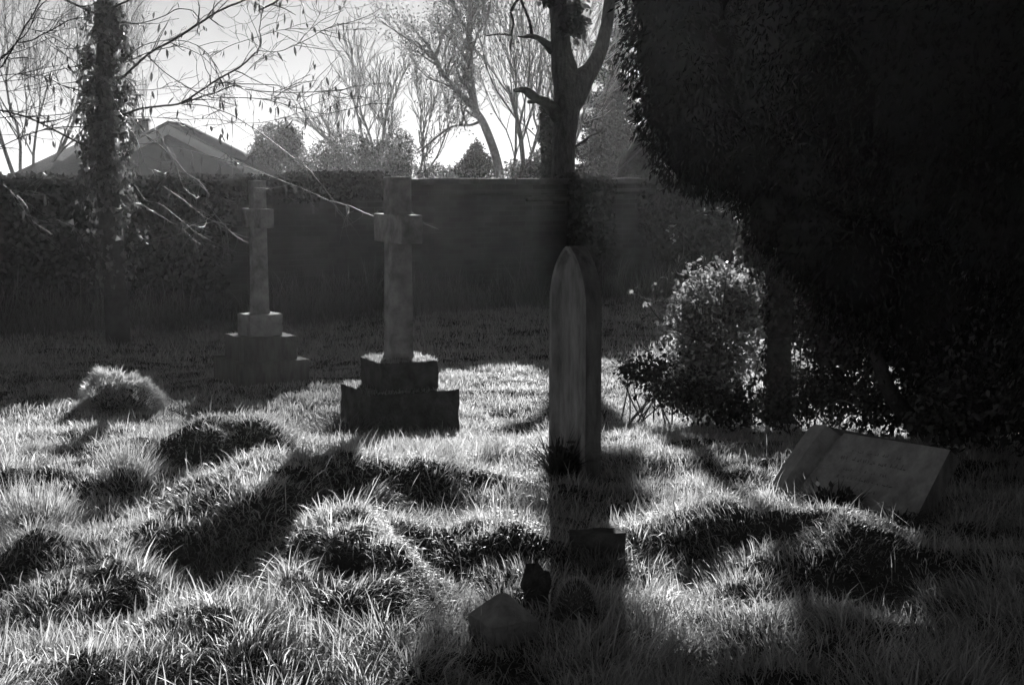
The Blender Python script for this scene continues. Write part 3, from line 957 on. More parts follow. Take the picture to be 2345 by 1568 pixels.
# --- bare trees beyond the wall
bare_tree('fan shaped bare tree with many thin stems', 865, 44, [(800, 160, .11, 0), (850, 120, .10, 4), (760, 200, .08, -6), (900, 150, .09, 8), (700, 250, .06, -12), (960, 210, .07, 14)], nch=(5, 5, 4, 3), spread=.38, up=.12, minr=.009)
bare_tree('slim bare tree leaning right of the fan shaped one', 955, 38, [(985, 190, .07, 0), (1040, 230, .05, 2), (960, 150, .05, 2)], leaf=300, spread=.45, nch=(4, 5, 4, 3), minr=.008)
# leaning leafy tree with a traced double trunk
root = thing('leaning_tree', 'leaning two stemmed tree with sparse leaves and a thick sloping trunk', 'tree', C3(370, 1400, 48) * np.array([1, 1, 0]), 'bare trees beyond the wall')
tr, tw, tips = MB(), MB(), []
s1 = spline([np.array([C3(410, 1300, 48)[0], 48, -.1]), C3(370, 1300, 48), C3(275, 1000, 48), C3(190, 850, 48), C3(95, 745, 48), C3(-20, 620, 48.2), C3(-110, 480, 48.4), C3(-180, 330, 48.6)])
tr.tube(s1, np.linspace(.165, .06, len(s1)), 8)
s2 = spline([C3(190, 850, 48), C3(160, 650, 48), C3(150, 450, 47.8), C3(140, 250, 47.6), C3(150, 60, 47.4), C3(130, -150, 47)])
tr.tube(s2, np.linspace(.135, .06, len(s2)), 7)
s3 = spline([C3(230, 930, 48), C3(150, 960, 48), C3(40, 965, 47.7), C3(-60, 1000, 47.5)])
tr.tube(s3, np.linspace(.06, .02, len(s3)), 5)
for s_, m_ in ((s1, 16), (s2, 18), (s3, 4)):
    for q in range(m_):
        k = random.randrange(len(s_) // 3, len(s_) - 1)
        dd = unit(s_[k + 1] - s_[k]); rd = rdir(1)[0]; rd -= dd * np.dot(rd, dd)
        grow(tr, tw, s_[k], dd * .6 + unit(rd) * .7 + np.array([0, 0, .35]), random.uniform(1.0, 2.2), .042, 1, tips, .55, .15, (0, 5, 4, 3), .009, 3)
tr.build('trunk', M['hazed_bark'], root); tw.build('twigs', M['hazed_bark'], root)
tips = np.array(tips); n = 5200
C = tips[rng.integers(0, len(tips), n)] + rng.normal(0, .2, (n, 3))
mb = MB(); leaves(mb, C, rng.normal(0, .6, (n, 3)) + np.array([0, 0, -.6]), rdir(n), rng.uniform(.075, .135, n), rng.uniform(.04, .075, n), 'diamond'); mb.build('leaves', M['shrub'], root)

bare_tree('thin bare tree with a crooked forked stem left of the forked tree', 1190, 30, [(1175, 60, .10, 0), (1230, 120, .08, 6), (1160, -40, .05, -14), (1215, -60, .05, 8)], leaf=1500, spread=.42, nch=(6, 5, 4, 3), minr=.006)
bare_tree('twiggy bare tree close behind the forked trunk', 1255, 33, [(1250, 100, .06, 0), (1330, 40, .06, 10), (1380, -20, .05, 12)], leaf=500, spread=.4, nch=(6, 5, 4, 3), minr=.007)
bare_tree('tall feathery tree at the far left behind the branches', 60, 40, [(20, 30, .10, 0), (90, -60, .10, 4), (-60, 0, .08, -6), (150, 60, .07, 8)], leaf=2500, leaf_size=.05, spread=.45, nch=(6, 6, 5, 3), minr=.006)
bare_tree('pale bare tree behind the house chimney', 300, 70, [(280, 60, .12, 0), (350, 90, .10, 4), (230, 120, .09, -6)], spread=.45, nch=(5, 5, 5, 3), minr=.010)

# --- forked tree
root = thing('forked_tree', 'big bare tree with a smooth trunk forking in two above the wall', 'tree', C3(862, 1400, 22.5) * np.array([1, 1, 0]))
YF = 22.5; kk = .299 / F * YF
tr = MB()
b0 = C3(862, 1400, YF)
def limb(pts, sides=12, per=5):
    p = spline([np.append(C3(a, b_, YF + e), r * kk) for a, b_, r, e in pts], per)
    tr.tube(p[:, :3], p[:, 3], sides); return p[:, :3]
gz = [np.append(np.array([b0[0], YF, -.5]), 110 * kk), np.append(np.array([b0[0], YF, .4]), 98 * kk)]
p = spline(gz + [np.append(C3(a, b_, YF), r * kk) for a, b_, r in ((862, 1370, 93), (866, 1150, 89), (876, 980, 94), (892, 800, 104), (893, 660, 108), (868, 520, 98), (846, 380, 80), (838, 200, 74), (822, 0, 68), (800, -250, 60), (770, -600, 45), (800, -1000, 30), (790, -1400, 14))])
tr.tube(p[:, :3], p[:, 3], 14)
main = p[:, :3]
rl = limb([(900, 850, 80, 0), (945, 740, 96, 0), (1000, 620, 92, 0), (1075, 530, 66, 0), (1142, 400, 54, .1), (1180, 270, 49, .15), (1205, 130, 46, .2), (1218, 0, 45, .25), (1225, -250, 40, .3), (1260, -600, 30, .2), (1300, -1000, 20, .1), (1310, -1350, 10, 0)])
tr.build('trunk', M['bark'], root, smooth=True)
tr = MB()
limb([(830, 900, 60, -.1), (790, 850, 52, -.15), (735, 790, 44, -.2), (665, 760, 34, -.25), (610, 720, 36, -.3), (560, 690, 26, -.3), (480, 695, 12, -.35)])
limb([(660, 775, 20, -.2), (590, 785, 14, -.25)], 6)
limb([(780, 380, 46, 0), (735, 340, 32, -.1), (680, 300, 24, -.2), (620, 278, 19, -.3), (560, 285, 9, -.35), (515, 280, 5, -.4)], 8)
limb([(622, 280, 14, -.3), (608, 180, 12, -.3), (575, 90, 10, -.35), (535, 0, 9, -.4), (480, -90, 6, -.4)], 7)
limb([(462, 90, 12, -.3), (500, 20, 10, -.35), (560, -40, 8, -.4)], 6)
limb([(465, 270, 8, -.4), (480, 180, 9, -.35), (462, 95, 10, -.3)], 6)
limb([(270, 275, 7, -.5), (360, 266, 8, -.45), (465, 275, 7, -.4), (462, 330, 7, -.4), (455, 390, 4, -.4)], 5)
limb([(955, 1125, 11, -.1), (1080, 1040, 8, -.2), (1160, 990, 5, -.3), (1168, 820, 4, -.3), (1225, 600, 3.5, -.3), (1300, 470, 3, -.3), (1350, 380, 3, -.3)], 5)
limb([(1380, 380, 3, -.4), (1330, 400, 3.5, -.3), (1280, 350, 3, -.3), (1350, 250, 3, -.4), (1300, 130, 3, -.3)], 5)
tr.build('branch', M['bark_dark'], root, smooth=True)
tr, tips = MB(), []
for s_ in (main[-22:], rl[-18:]):
    for q in range(7):
        k = random.randrange(2, len(s_) - 2)
        rd = rdir(1)[0]; rd[2] = abs(rd[2]) * .6 + .3
        grow(tr, tr, s_[k], rd, random.uniform(1.0, 2.0), .03, 2, tips, .5, .1, (0, 0, 4, 3), .005, 3)
tr.build('twigs', M['bark'], root)
mb = MB()
n = 420
t = rng.random(n)
C = np.array([C3(940 + rng.normal(0, 38) * 1.2, 20 + a * 240 + rng.normal(0, 20), YF - .28 + rng.normal(0, .08)) for a in t])
C = np.concatenate([C, np.array([C3(740 + rng.normal(0, 25), rng.normal(5, 25), YF - .3) for _ in range(40)])]); n = len(C)
leaves(mb, C, rng.normal(0, .7, (n, 3)) + np.array([0, 0, -.6]), np.array([0, -1, .3]) + rng.normal(0, .6, (n, 3)), rng.uniform(.065, .13, n), rng.uniform(.065, .11, n), 'leaf')
n = 9000  # unseen ivy canopy above the view, shaped to shade the foreground
C = np.stack([rng.uniform(.15, 2.7, n), YF + rng.normal(0, .3, n), rng.uniform(4.42, 6.6, n)], -1)
lowz = np.where(C[:, 0] > .95, 4.72, 4.66) + .14 * vnoise(C[:, 0], C[:, 1], .25, 131)
C = C[C[:, 2] > lowz]; n = len(C)
leaves(mb, C, rng.normal(0, .7, (n, 3)) + np.array([0, 0, -.6]), np.array([0, -1, .3]) + rng.normal(0, .6, (n, 3)), rng.uniform(.08, .14, n), rng.uniform(.08, .12, n), 'leaf')
mb.build('ivy', M['ivy'], root)
# ivy clad stem standing against it
root = thing('ivy_clad_sapling', 'short ivy wrapped stem against the left side of the forked trunk', 'tree', C3(740, 1400, 25) * np.array([1, 1, 0]))
tr = MB()
p = spline([np.array([C3(745, 1400, 25)[0], 25, -.4]), C3(752, 1370, 25), C3(745, 1150, 25), C3(740, 950, 25), C3(752, 800, 25.05)])
tr.tube(p, np.linspace(.22, .2, len(p)) * 0.62, 9); tr.build('trunk', M['bark_dark'], root)
n = 1500; t = rng.random(n)
C = np.array([C3(742 - 14 * math.sin(a * 6) + rng.normal(0, 1) * (14 + 16 * a + 9 * math.sin(a * 17)), 790 + a * 600 + rng.normal(0, 12), 25 - .1 + rng.normal(0, .13)) for a in t])
mb = MB(); leaves(mb, C, rng.normal(0, .6, (n, 3)) + np.array([0, 0, -.7]), np.array([0, -1, .3]) + rng.normal(0, .6, (n, 3)), rng.uniform(.055, .09, n), rng.uniform(.05, .08, n), 'ivy'); mb.build('ivy', M['ivy'], root)

# --- leaning trunk at the right above the wall
root = thing('leaning_bare_tree', 'thick bare tree leaning right behind the wall below the yew', 'tree', C3(1390, 1400, 25) * np.array([1, 1, 0]))
tr = MB(); p = spline([np.array([C3(1380, 1400, 25)[0], 25, -.4]), C3(1400, 1370, 25), C3(1465, 1200, 25), C3(1560, 1020, 25.1), C3(1700, 850, 25.3), C3(1900, 600, 25.5)])
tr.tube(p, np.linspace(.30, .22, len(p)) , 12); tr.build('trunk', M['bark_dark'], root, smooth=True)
tr = MB(); p = spline([C3(1265, 1325, 24), C3(1400, 1200, 24), C3(1480, 1120, 24), C3(1520, 1050, 24)])
tr.tube(p, (.016), 5); tr.build('branch', M['twig'], root)

# ------------------------------------------------------------------ ivy clad tree at the left
KT = 1.2; YT = 13.0 * KT
root = thing('ivy_clad_tree', 'slender tree thickly clad in ivy with long drooping twigs at the left', 'tree', C1(800, 1500, YT) * np.array([1, 1, 0]))
k1 = .299 / F * YT
tr = MB()
base = C1(830, 1500, YT)
trunk_line = [np.array([base[0] + .06, YT, -.4]), np.array([base[0] + .04, YT, .4]), C1(830, 1500, YT), C1(815, 1250, YT), C1(800, 1000, YT), C1(805, 750, YT), C1(800, 500, YT), C1(805, 250, YT), C1(800, 0, YT), C1(810, -300, YT), C1(800, -700, YT)]
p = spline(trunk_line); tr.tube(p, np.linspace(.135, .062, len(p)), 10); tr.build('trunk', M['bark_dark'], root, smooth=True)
def along(line, t):
    s_ = spline(line, 12); i_ = np.clip((t * (len(s_) - 1)).astype(int), 0, len(s_) - 1); return s_[i_]
# ivy sleeve: thin at the top, wide and shaggy at the middle
mb = MB(); n = 7000
t = rng.uniform(.10, .80, n)
C0 = along(trunk_line, t)
zn = C0[:, 2]
prof = KT * np.interp(1.6 + (zn - 1.6) / KT, [.2, .5, .9, 1.3, 1.9, 2.6, 3.0, 3.4, 3.9], [.12, .18, .26, .25, .21, .20, .17, .12, .09])
a = rng.uniform(0, 2 * math.pi, n)
lumpy = .25 + 1.25 * vnoise(np.abs(a - math.pi) * .5, zn, .16, 91)
keep = (vnoise(np.abs(a - math.pi) * .8, zn, .11, 92) > .42)
rr = prof * lumpy * rng.uniform(.65, 1.05, n)
C = C0 + np.stack([np.cos(a) * rr, np.sin(a) * rr, rng.normal(0, .02, n)], -1)
C = C[keep]; a = a[keep]; n = len(C)
D = np.stack([np.cos(a) * .4, np.sin(a) * .4, np.full(n, -.9)], -1) + rng.normal(0, .4, (n, 3))
Nn = np.stack([np.cos(a), np.sin(a), np.full(n, .35)], -1) + rng.normal(0, .4, (n, 3))
L = rng.uniform(.04, .072, n)
leaves(mb, C, D, Nn, L, L * .95, 'ivy')
mb.build('ivy', M['tree_ivy'], root)

BR = MB(); HL = []         # branches and where dead leaves may hang
def br(pts, r0, r1, conv=C1, twigs=0, y0=None, hang=True):
    """pts (x, y, depth)"""
    r0 *= KT; r1 *= KT
    q = spline([conv(a, b_, d_ * KT) for a, b_, d_ in pts], 6)
    q = q + np.cumsum(rng.normal(0, .0016, q.shape), 0)
    BR.tube(q, np.linspace(r0, r1, len(q)), 6)
    if hang:
        for v in q[2::2]: HL.append(v)
    for _ in range(int(twigs * 1.7)):
        k = random.randrange(1, len(q) - 1)
        dd = unit(q[k] - q[k - 1]); rd = rdir(1)[0]; rd[1] *= .5
        L_ = random.uniform(.14, .6)
        e = unit(dd * .9 + rd * .9 + np.array([0, 0, -.1]))
        w_ = [q[k]]
        for s_ in range(5):
            e = unit(e + rng.normal(0, .16, 3)); w_.append(w_[-1] + e * L_ / 5)
        BR.tube(w_, np.linspace(max(.0032, r1 * .8), .0022, 6), 4)
        if hang: HL.append(w_[-1]); HL.append(w_[3])
        for _2 in range(random.choice((1, 2, 3))):
            k2 = random.randrange(1, 5); e2 = unit(e + rng.normal(0, .7, 3)); L2 = random.uniform(.08, .3); v_ = [w_[k2]]
            for s_ in range(3):
                e2 = unit(e2 + rng.normal(0, .2, 3)); v_.append(v_[-1] + e2 * L2 / 3)
            BR.tube(v_, np.linspace(.0024, .0016, 4), 3)
            if hang: HL.append(v_[-1])
U = 1.55e-3 / 2           # metres per zoom pixel of thickness (radius)
br([(900, 620, 13), (960, 570, 12.9), (1150, 400, 12.7), (1330, 300, 12.5), (1540, 165, 12.3), (1700, 75, 12.2), (1880, 0, 12.1), (2100, -90, 12)], 15 * U, 11 * U, twigs=8)
br([(860, 900, 13), (940, 880, 12.9), (1080, 835, 12.8), (1230, 815, 12.6), (1390, 790, 12.5), (1550, 690, 12.3), (1690, 600, 12.2), (1860, 500, 12.1), (1970, 400, 12)], 14 * U, 9 * U, twigs=8)
br([(1970, 400, 12), (1985, 350, 12), (1990, 270, 12), (1975, 230, 12), (1985, 160, 11.9), (1990, 90, 11.9)], 8 * U, 5 * U, twigs=3)
br([(1390, 795, 12.5), (1560, 735, 12.2), (1650, 710, 12.1), (1790, 655, 12), (1900, 690, 11.9), (2195, 712, 11.7), (2480, 705, 11.5), (2650, 690, 11.4)], 9 * U, 4 * U, twigs=9)
br([(1680, 630, 12.2), (1800, 650, 12), (2100, 655, 11.8), (2195, 690, 11.7), (2290, 735, 11.6), (2370, 740, 11.6), (2480, 712, 11.5), (2640, 690, 11.4)], 6 * U, 3 * U, twigs=6)
br([(2470, 705, 11.6), (2530, 730, 11.5), (2600, 755, 11.5), (2760, 765, 11.4)], 4 * U, 3 * U, twigs=3)
br([(-60, 835, 12.4), (0, 850, 12.5), (150, 885, 12.6), (300, 940, 12.7), (450, 1020, 12.8), (620, 1105, 12.9), (760, 1180, 13)], 10 * U, 13 * U, twigs=5)
br([(-80, 1165, 12), (0, 1130, 12.1), (200, 1045, 12.3), (400, 990, 12.6), (600, 975, 12.8), (760, 955, 13)], 5 * U, 8 * U, twigs=7)
br([(400, -50, 12.7), (490, 0, 12.8), (620, 60, 12.9), (740, 115, 13), (800, 160, 13)], 12 * U, 15 * U, twigs=2)
br([(1090, -50, 12.7), (990, 0, 12.8), (860, 65, 12.9), (800, 110, 13)], 12 * U, 14 * U)
br([(690, -40, 13), (720, 10, 13), (760, 60, 13)], 10 * U, 12 * U, hang=False)
br([(-40, 590, 12.2), (100, 575, 12.3), (300, 580, 12.5), (370, 600, 12.6), (500, 665, 12.8), (660, 715, 12.9), (780, 760, 13)], 5 * U, 9 * U, twigs=7)
br([(-40, 630, 12), (200, 600, 12.2), (400, 550, 12.5), (600, 510, 12.8), (760, 470, 13)], 4 * U, 6 * U, twigs=5)
br([(-40, 905, 12.2), (200, 890, 12.4), (450, 880, 12.7), (720, 835, 13)], 4 * U, 6 * U, twigs=5)
br([(-40, 1030, 12.2), (200, 1030, 12.4), (420, 960, 12.6), (650, 840, 12.9)], 3 * U, 4 * U, twigs=4)
br([(-20, 700, 12.2), (220, 690, 12.4), (420, 650, 12.6), (620, 630, 12.9)], 3 * U, 5 * U, twigs=5)
br([(340, 270, 12.1), (450, 380, 12.2), (550, 470, 12.3), (680, 560, 12.4), (820, 640, 12.5), (870, 740, 12.5), (900, 850, 12.6), (950, 920, 12.6)], 4 * U, 6 * U, twigs=5)
br([(900, 560, 13), (970, 600, 12.8), (1030, 690, 12.7), (1060, 830, 12.7)], 7 * U, 5 * U, twigs=1)
br([(1130, 430, 12.7), (1250, 540, 12.5), (1420, 650, 12.3), (1600, 735, 12.1), (1690, 745, 12), (1900, 745, 11.8), (2100, 770, 11.6), (2270, 820, 11.4), (2470, 860, 11.2), (2670, 830, 11.1), (2850, 790, 11), (2990, 790, 10.9)], 7 * U, 3 * U, twigs=14)
br([(960, 480, 12.9), (1140, 405, 12.7), (1280, 372, 12.6), (1400, 362, 12.5), (1560, 440, 12.4), (1650, 540, 12.3), (1690, 600, 12.2)], 6 * U, 4 * U, twigs=5)
br([(900, 170, 13), (1030, 185, 12.8), (1250, 130, 12.6), (1360, 80, 12.5), (1470, 90, 12.4), (1540, 160, 12.3)], 5 * U, 6 * U, twigs=4)
br([(980, 440, 12.9), (1100, 345, 12.7), (1300, 312, 12.6), (1480, 335, 12.5), (1620, 430, 12.3), (1690, 600, 12.2)], 5 * U, 5 * U, twigs=5)
br([(1400, 800, 12.5), (1560, 810, 12.3), (1750, 880, 12), (1900, 970, 11.8), (2030, 1060, 11.6), (2195, 1180, 11.3), (2350, 1300, 11), (2435, 1400, 10.8), (2555, 1555, 10.6)], 6 * U, 4 * U, twigs=9)
br([(940, 1105, 12.9), (1100, 1100, 12.7), (1250, 1105, 12.5), (1500, 1160, 12.1), (1800, 1250, 11.6), (1980, 1310, 11.3), (2130, 1370, 11), (2310, 1445, 10.6), (2500, 1530, 10.3), (2580, 1552, 10.1), (2680, 1575, 9.9), (2780, 1630, 9.6), (2860, 1655, 9.4)], 4.5 * U, 2.2 * U, twigs=9)
br([(1000, 900, 12.8), (1100, 1020, 12.6), (1250, 1140, 12.3), (1340, 1260, 12.1), (1400, 1430, 11.9), (1480, 1500, 11.8)], 7 * U, 4 * U, twigs=5)
br([(1000, 1000, 12.7), (1030, 1040, 12.6), (1080, 1170, 12.4), (1110, 1290, 12.3)], 5 * U, 3 * U, twigs=2)
br([(1180, 980, 12.4), (1225, 1030, 12.3), (1290, 1150, 12.1), (1360, 1230, 12), (1440, 1320, 11.9), (1530, 1380, 11.8), (1580, 1450, 11.7)], 5 * U, 3 * U, twigs=4)
br([(1970, 390, 12), (2115, 395, 11.8), (2210, 370, 11.7), (2310, 330, 11.6), (2470, 240, 11.4), (2570, 205, 11.3), (2770, 150, 11.1), (2920, 60, 10.9)], 5 * U, 3 * U, twigs=8)
br([(1630, 425, 12.3), (1770, 350, 12.2), (1970, 290, 12), (2130, 240, 11.8), (2250, 225, 11.7), (2420, 240, 11.5), (2870, 230, 11)], 4 * U, 2.5 * U, twigs=7)
br([(1560, 700, 12.2), (1690, 640, 12.1), (1850, 590, 12), (1960, 480, 11.9), (2100, 420, 11.8)], 3 * U, 2.5 * U, twigs=4)
br([(930, 690, 12.9), (1150, 690, 12.6), (1320, 660, 12.4), (1520, 670, 12.2), (1760, 640, 12)], 4 * U, 3 * U, twigs=8)
br([(950, 890, 12.9), (1200, 900, 12.5), (1430, 915, 12.2), (1600, 910, 12), (1800, 940, 11.8), (2000, 940, 11.6), (2200, 900, 11.4), (2330, 910, 11.3)], 4 * U, 3 * U, twigs=9)
br([(1980, 80, 11.9), (2070, 40, 11.8), (2140, 0, 11.8), (2250, -60, 11.7)], 11 * U, 12 * U, twigs=4)
for q in range(16):     # looping fine twigs at the top
    a0 = random.uniform(1850, 2900); sp = random.uniform(80, 260) * random.choice((-1, 1)); dp = random.uniform(40, 210)
    br([(a0, -40, 11.8), (a0 + sp * .3, dp * .7, 11.7), (a0 + sp * .8, dp, 11.7), (a0 + sp * 1.3, dp * .7, 11.6), (a0 + sp * 1.6, dp * .2, 11.6)], 2.6 * U, 1.8 * U, hang=random.random() < .3)
# lower sprays in front of the dark wall
br([(830, 180, 12.8), (900, 270, 12.6), (990, 300, 12.5), (1140, 420, 12.3), (1220, 480, 12.2), (1300, 530, 12.1)], 3.5 * U, 2.1 * U, C5, 4, hang=False)
br([(840, 280, 12.8), (1000, 380, 12.6), (1090, 430, 12.4), (1170, 440, 12.3)], 2.8 * U, 2.1 * U, C5, 3, hang=False)
br([(1010, 190, 12.3), (1130, 270, 12.2), (1220, 345, 12.1), (1300, 400, 12), (1440, 440, 11.8)], 3.5 * U, 2.1 * U, C5, 4)
br([(890, 555, 12.9), (1050, 510, 12.7), (1170, 440, 12.5), (1290, 390, 12.3), (1370, 330, 12.2)], 6.3 * U, 2.8 * U, C5, 4, hang=False)
br([(1270, 280, 12), (1340, 380, 11.9), (1380, 510, 11.8)], 2.1 * U, 1.4 * U, C5, 2, hang=False)
br([(20, 180, 12), (95, 250, 12), (150, 330, 11.9), (175, 385, 11.9)], 2.8 * U, 2.1 * U, C5, 3)
br([(0, 240, 12.4), (200, 245, 12.5), (400, 235, 12.7)], 2.1 * U, 2.1 * U, C5, 2)
br([(380, 160, 12.4), (440, 200, 12.3), (530, 190, 12.2), (560, 120, 12.2)], 3.5 * U, 2.1 * U, C5, 2)
br([(340, 390, 12.7), (450, 440, 12.7), (560, 500, 12.8)], 2.8 * U, 3.5 * U, C5, 1, hang=False)
BR.build('branch', M['twig'], root)
HLa = np.array(HL); n = 300
C = HLa[rng.integers(0, len(HLa), n)] + rng.normal(0, .008, (n, 3))
k = (C[:, 2] > 1.2)
C = C[k]; n = len(C)
mb = MB()
leaves(mb, C, np.array([0, 0, -1]) + rng.normal(0, .22, (n, 3)), rdir(n) * np.array([1, 1, .2]), rng.uniform(.05, .12, n), rng.uniform(.02, .042, n), 'leaf')
mb.build('dead_leaves', M['dead'], root)

# second tree just outside the left edge, its limbs reach into the frame
root = thing('overhanging_tree', 'thin forked limbs of a tree reaching in from the upper left corner', 'tree', (float(P(-260, 400, 12.2 * KT)[0]), 12.2 * KT, 0))
bx = float(P(-260, 400, 12.2 * KT)[0])
BR = MB(); HL = []
q = spline([np.array([bx, 12.2 * KT, -.4]), np.array([bx + .02, 12.2 * KT, 1.0]), C1(-500, 850, 12.2 * KT), C1(-350, 700, 12.2 * KT), C1(-180, 600, 12.2 * KT), C1(0, 455, 12.2 * KT)])
BR.tube(q, np.linspace(.1, 17 * U, len(q)), 8)
BR.build('trunk', M['bark'], root, smooth=True); BR = MB()
br([(-10, 460, 12.2), (60, 405, 12.2), (130, 325, 12.2), (190, 215, 12.2), (245, 120, 12.1), (310, 0, 12.1), (360, -80, 12)], 13 * U, 7 * U, twigs=5)
br([(-180, 600, 12.2), (0, 520, 12.2), (60, 450, 12.2), (110, 380, 12.2), (140, 325, 12.2), (200, 275, 12.1), (240, 215, 12.1), (290, 90, 12), (400, -30, 12)], 10 * U, 5 * U, twigs=5)
br([(140, 325, 12.2), (240, 305, 12.3), (340, 250, 12.4), (440, 205, 12.5), (540, 150, 12.7), (680, 125, 12.9)], 9 * U, 6 * U, twigs=5)
br([(190, 215, 12.2), (310, 245, 12.3), (440, 280, 12.4), (600, 385, 12.6)], 4 * U, 3 * U, twigs=3)
br([(230, 130, 12.1), (225, 80, 12.1), (300, 50, 12.1)], 4 * U, 3 * U, twigs=2)
BR.build('branch', M['bark_dark'], root)
HLa = np.array(HL); n = 30
C = HLa[rng.integers(0, len(HLa), n)]
mb = MB(); leaves(mb, C, np.array([0, 0, -1]) + rng.normal(0, .2, (n, 3)), rdir(n) * np.array([1, 1, .2]), rng.uniform(.04, .08, n), rng.uniform(.014, .026, n), 'leaf')
mb.build('dead_leaves', M['dead'], root)

# ------------------------------------------------------------------ yew
root = thing('yew_tree', 'huge dark yew overhanging the right side of the churchyard', 'yew', (2.95, 9.4, 0))
lobes = [
    (1.25, 10.4, 3.40, .46), (1.27, 10.4, 2.85, .42), (1.31, 10.4, 2.45, .42), (1.38, 10.5, 2.10, .42), (1.46, 10.5, 1.85, .40), (1.62, 10.5, 1.75, .33), (1.9, 10.4, 1.65, .35), (2.2, 10.3, 1.55, .40), (2.55, 10.2, 1.4, .42),
    (2.6, 10.8, 3.0, 1.3), (3.6, 10.1, 2.5, 1.5), (2.7, 10.4, 2.2, .85), (4.2, 9.4, 1.8, 1.3), (2.2, 11.0, 4.4, 1.2), (3.6, 10.5, 4.4, 1.7), (1.7, 10.6, 3.9, .75), (4.6, 8.6, 1.3, 1.15), (4.6, 9.2, 3.2, 1.5),
    (3.05, 9.9, 1.5, .62), (3.4, 9.4, 1.3, .60), (2.75, 10.3, 1.05, .60), (1.95, 10.6, 2.2, .45), (1.9, 10.5, 2.6, .45), (1.98, 10.2, 1.28, .26), (2.2, 10.0, 1.12, .34), (2.5, 9.9, .95, .42), (3.3, 9.9, .75, .75), (4.0, 9.6, .6, .9), (3.9, 8.4, .7, .85), (4.8, 8.0, .9, 1.0),
]
YK = .87
lobes = [(x_ * YK - .06, y_ * YK, 1.6 + (z_ - 1.6) * YK, r_ * YK) for x_, y_, z_, r_ in lobes]
mb = MB(); core = MB()
def inside_any(C, skip):
    m_ = np.zeros(len(C), bool)
    for q, (x_, y_, z_, r_) in enumerate(lobes):
        if q != skip: m_ |= ((C - np.array([x_, y_, z_])) ** 2).sum(1) < (r_ * .9) ** 2
    return m_
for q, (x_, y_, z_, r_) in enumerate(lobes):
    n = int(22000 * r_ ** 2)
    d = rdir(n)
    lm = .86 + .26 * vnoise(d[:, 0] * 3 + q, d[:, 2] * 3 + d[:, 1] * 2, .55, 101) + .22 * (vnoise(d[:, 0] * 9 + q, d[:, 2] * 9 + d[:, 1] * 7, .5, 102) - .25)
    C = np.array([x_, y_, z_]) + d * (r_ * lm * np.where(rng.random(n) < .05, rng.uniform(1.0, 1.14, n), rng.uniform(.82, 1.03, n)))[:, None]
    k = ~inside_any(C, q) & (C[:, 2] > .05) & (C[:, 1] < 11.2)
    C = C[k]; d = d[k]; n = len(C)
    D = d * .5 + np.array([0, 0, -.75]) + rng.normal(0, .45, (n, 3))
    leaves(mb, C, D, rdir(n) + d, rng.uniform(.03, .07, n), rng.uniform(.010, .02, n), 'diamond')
    # inner mass
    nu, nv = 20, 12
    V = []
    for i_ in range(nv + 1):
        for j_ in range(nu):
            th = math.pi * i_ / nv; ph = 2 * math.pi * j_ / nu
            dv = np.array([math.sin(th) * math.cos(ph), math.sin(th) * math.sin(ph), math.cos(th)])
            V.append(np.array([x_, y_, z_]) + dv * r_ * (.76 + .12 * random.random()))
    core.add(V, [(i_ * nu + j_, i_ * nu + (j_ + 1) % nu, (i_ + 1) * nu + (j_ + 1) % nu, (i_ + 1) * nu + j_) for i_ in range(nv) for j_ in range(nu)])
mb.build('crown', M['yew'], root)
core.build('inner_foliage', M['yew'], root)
tr = MB(); p = spline([np.array([2.95, 9.4, -.1]), np.array([2.9, 9.4, 1.0]), np.array([2.8, 9.4, 2.4]), np.array([2.7, 9.4, 3.6])])
tr.tube(p, np.linspace(.34, .15, len(p)), 10); tr.build('trunk', M['bark_dark'], root)
tr = MB()
for pts in ([(1640, 85, 9.3), (1700, 110, 9.2), (1760, 150, 9.1), (1830, 215, 9.0), (1880, 260, 9.0)], [(1980, 300, 8.6), (2030, 270, 8.5), (2070, 320, 8.5), (2100, 380, 8.5)], [(1990, 510, 8.6), (1960, 560, 8.6), (1950, 640, 8.6)]):
    tr = MB(); p = spline([P(*q) for q in pts]); tr.tube(p, np.linspace(.006, .003, len(p)), 5)
    tr.build('twig', M['bark_dark'], root)

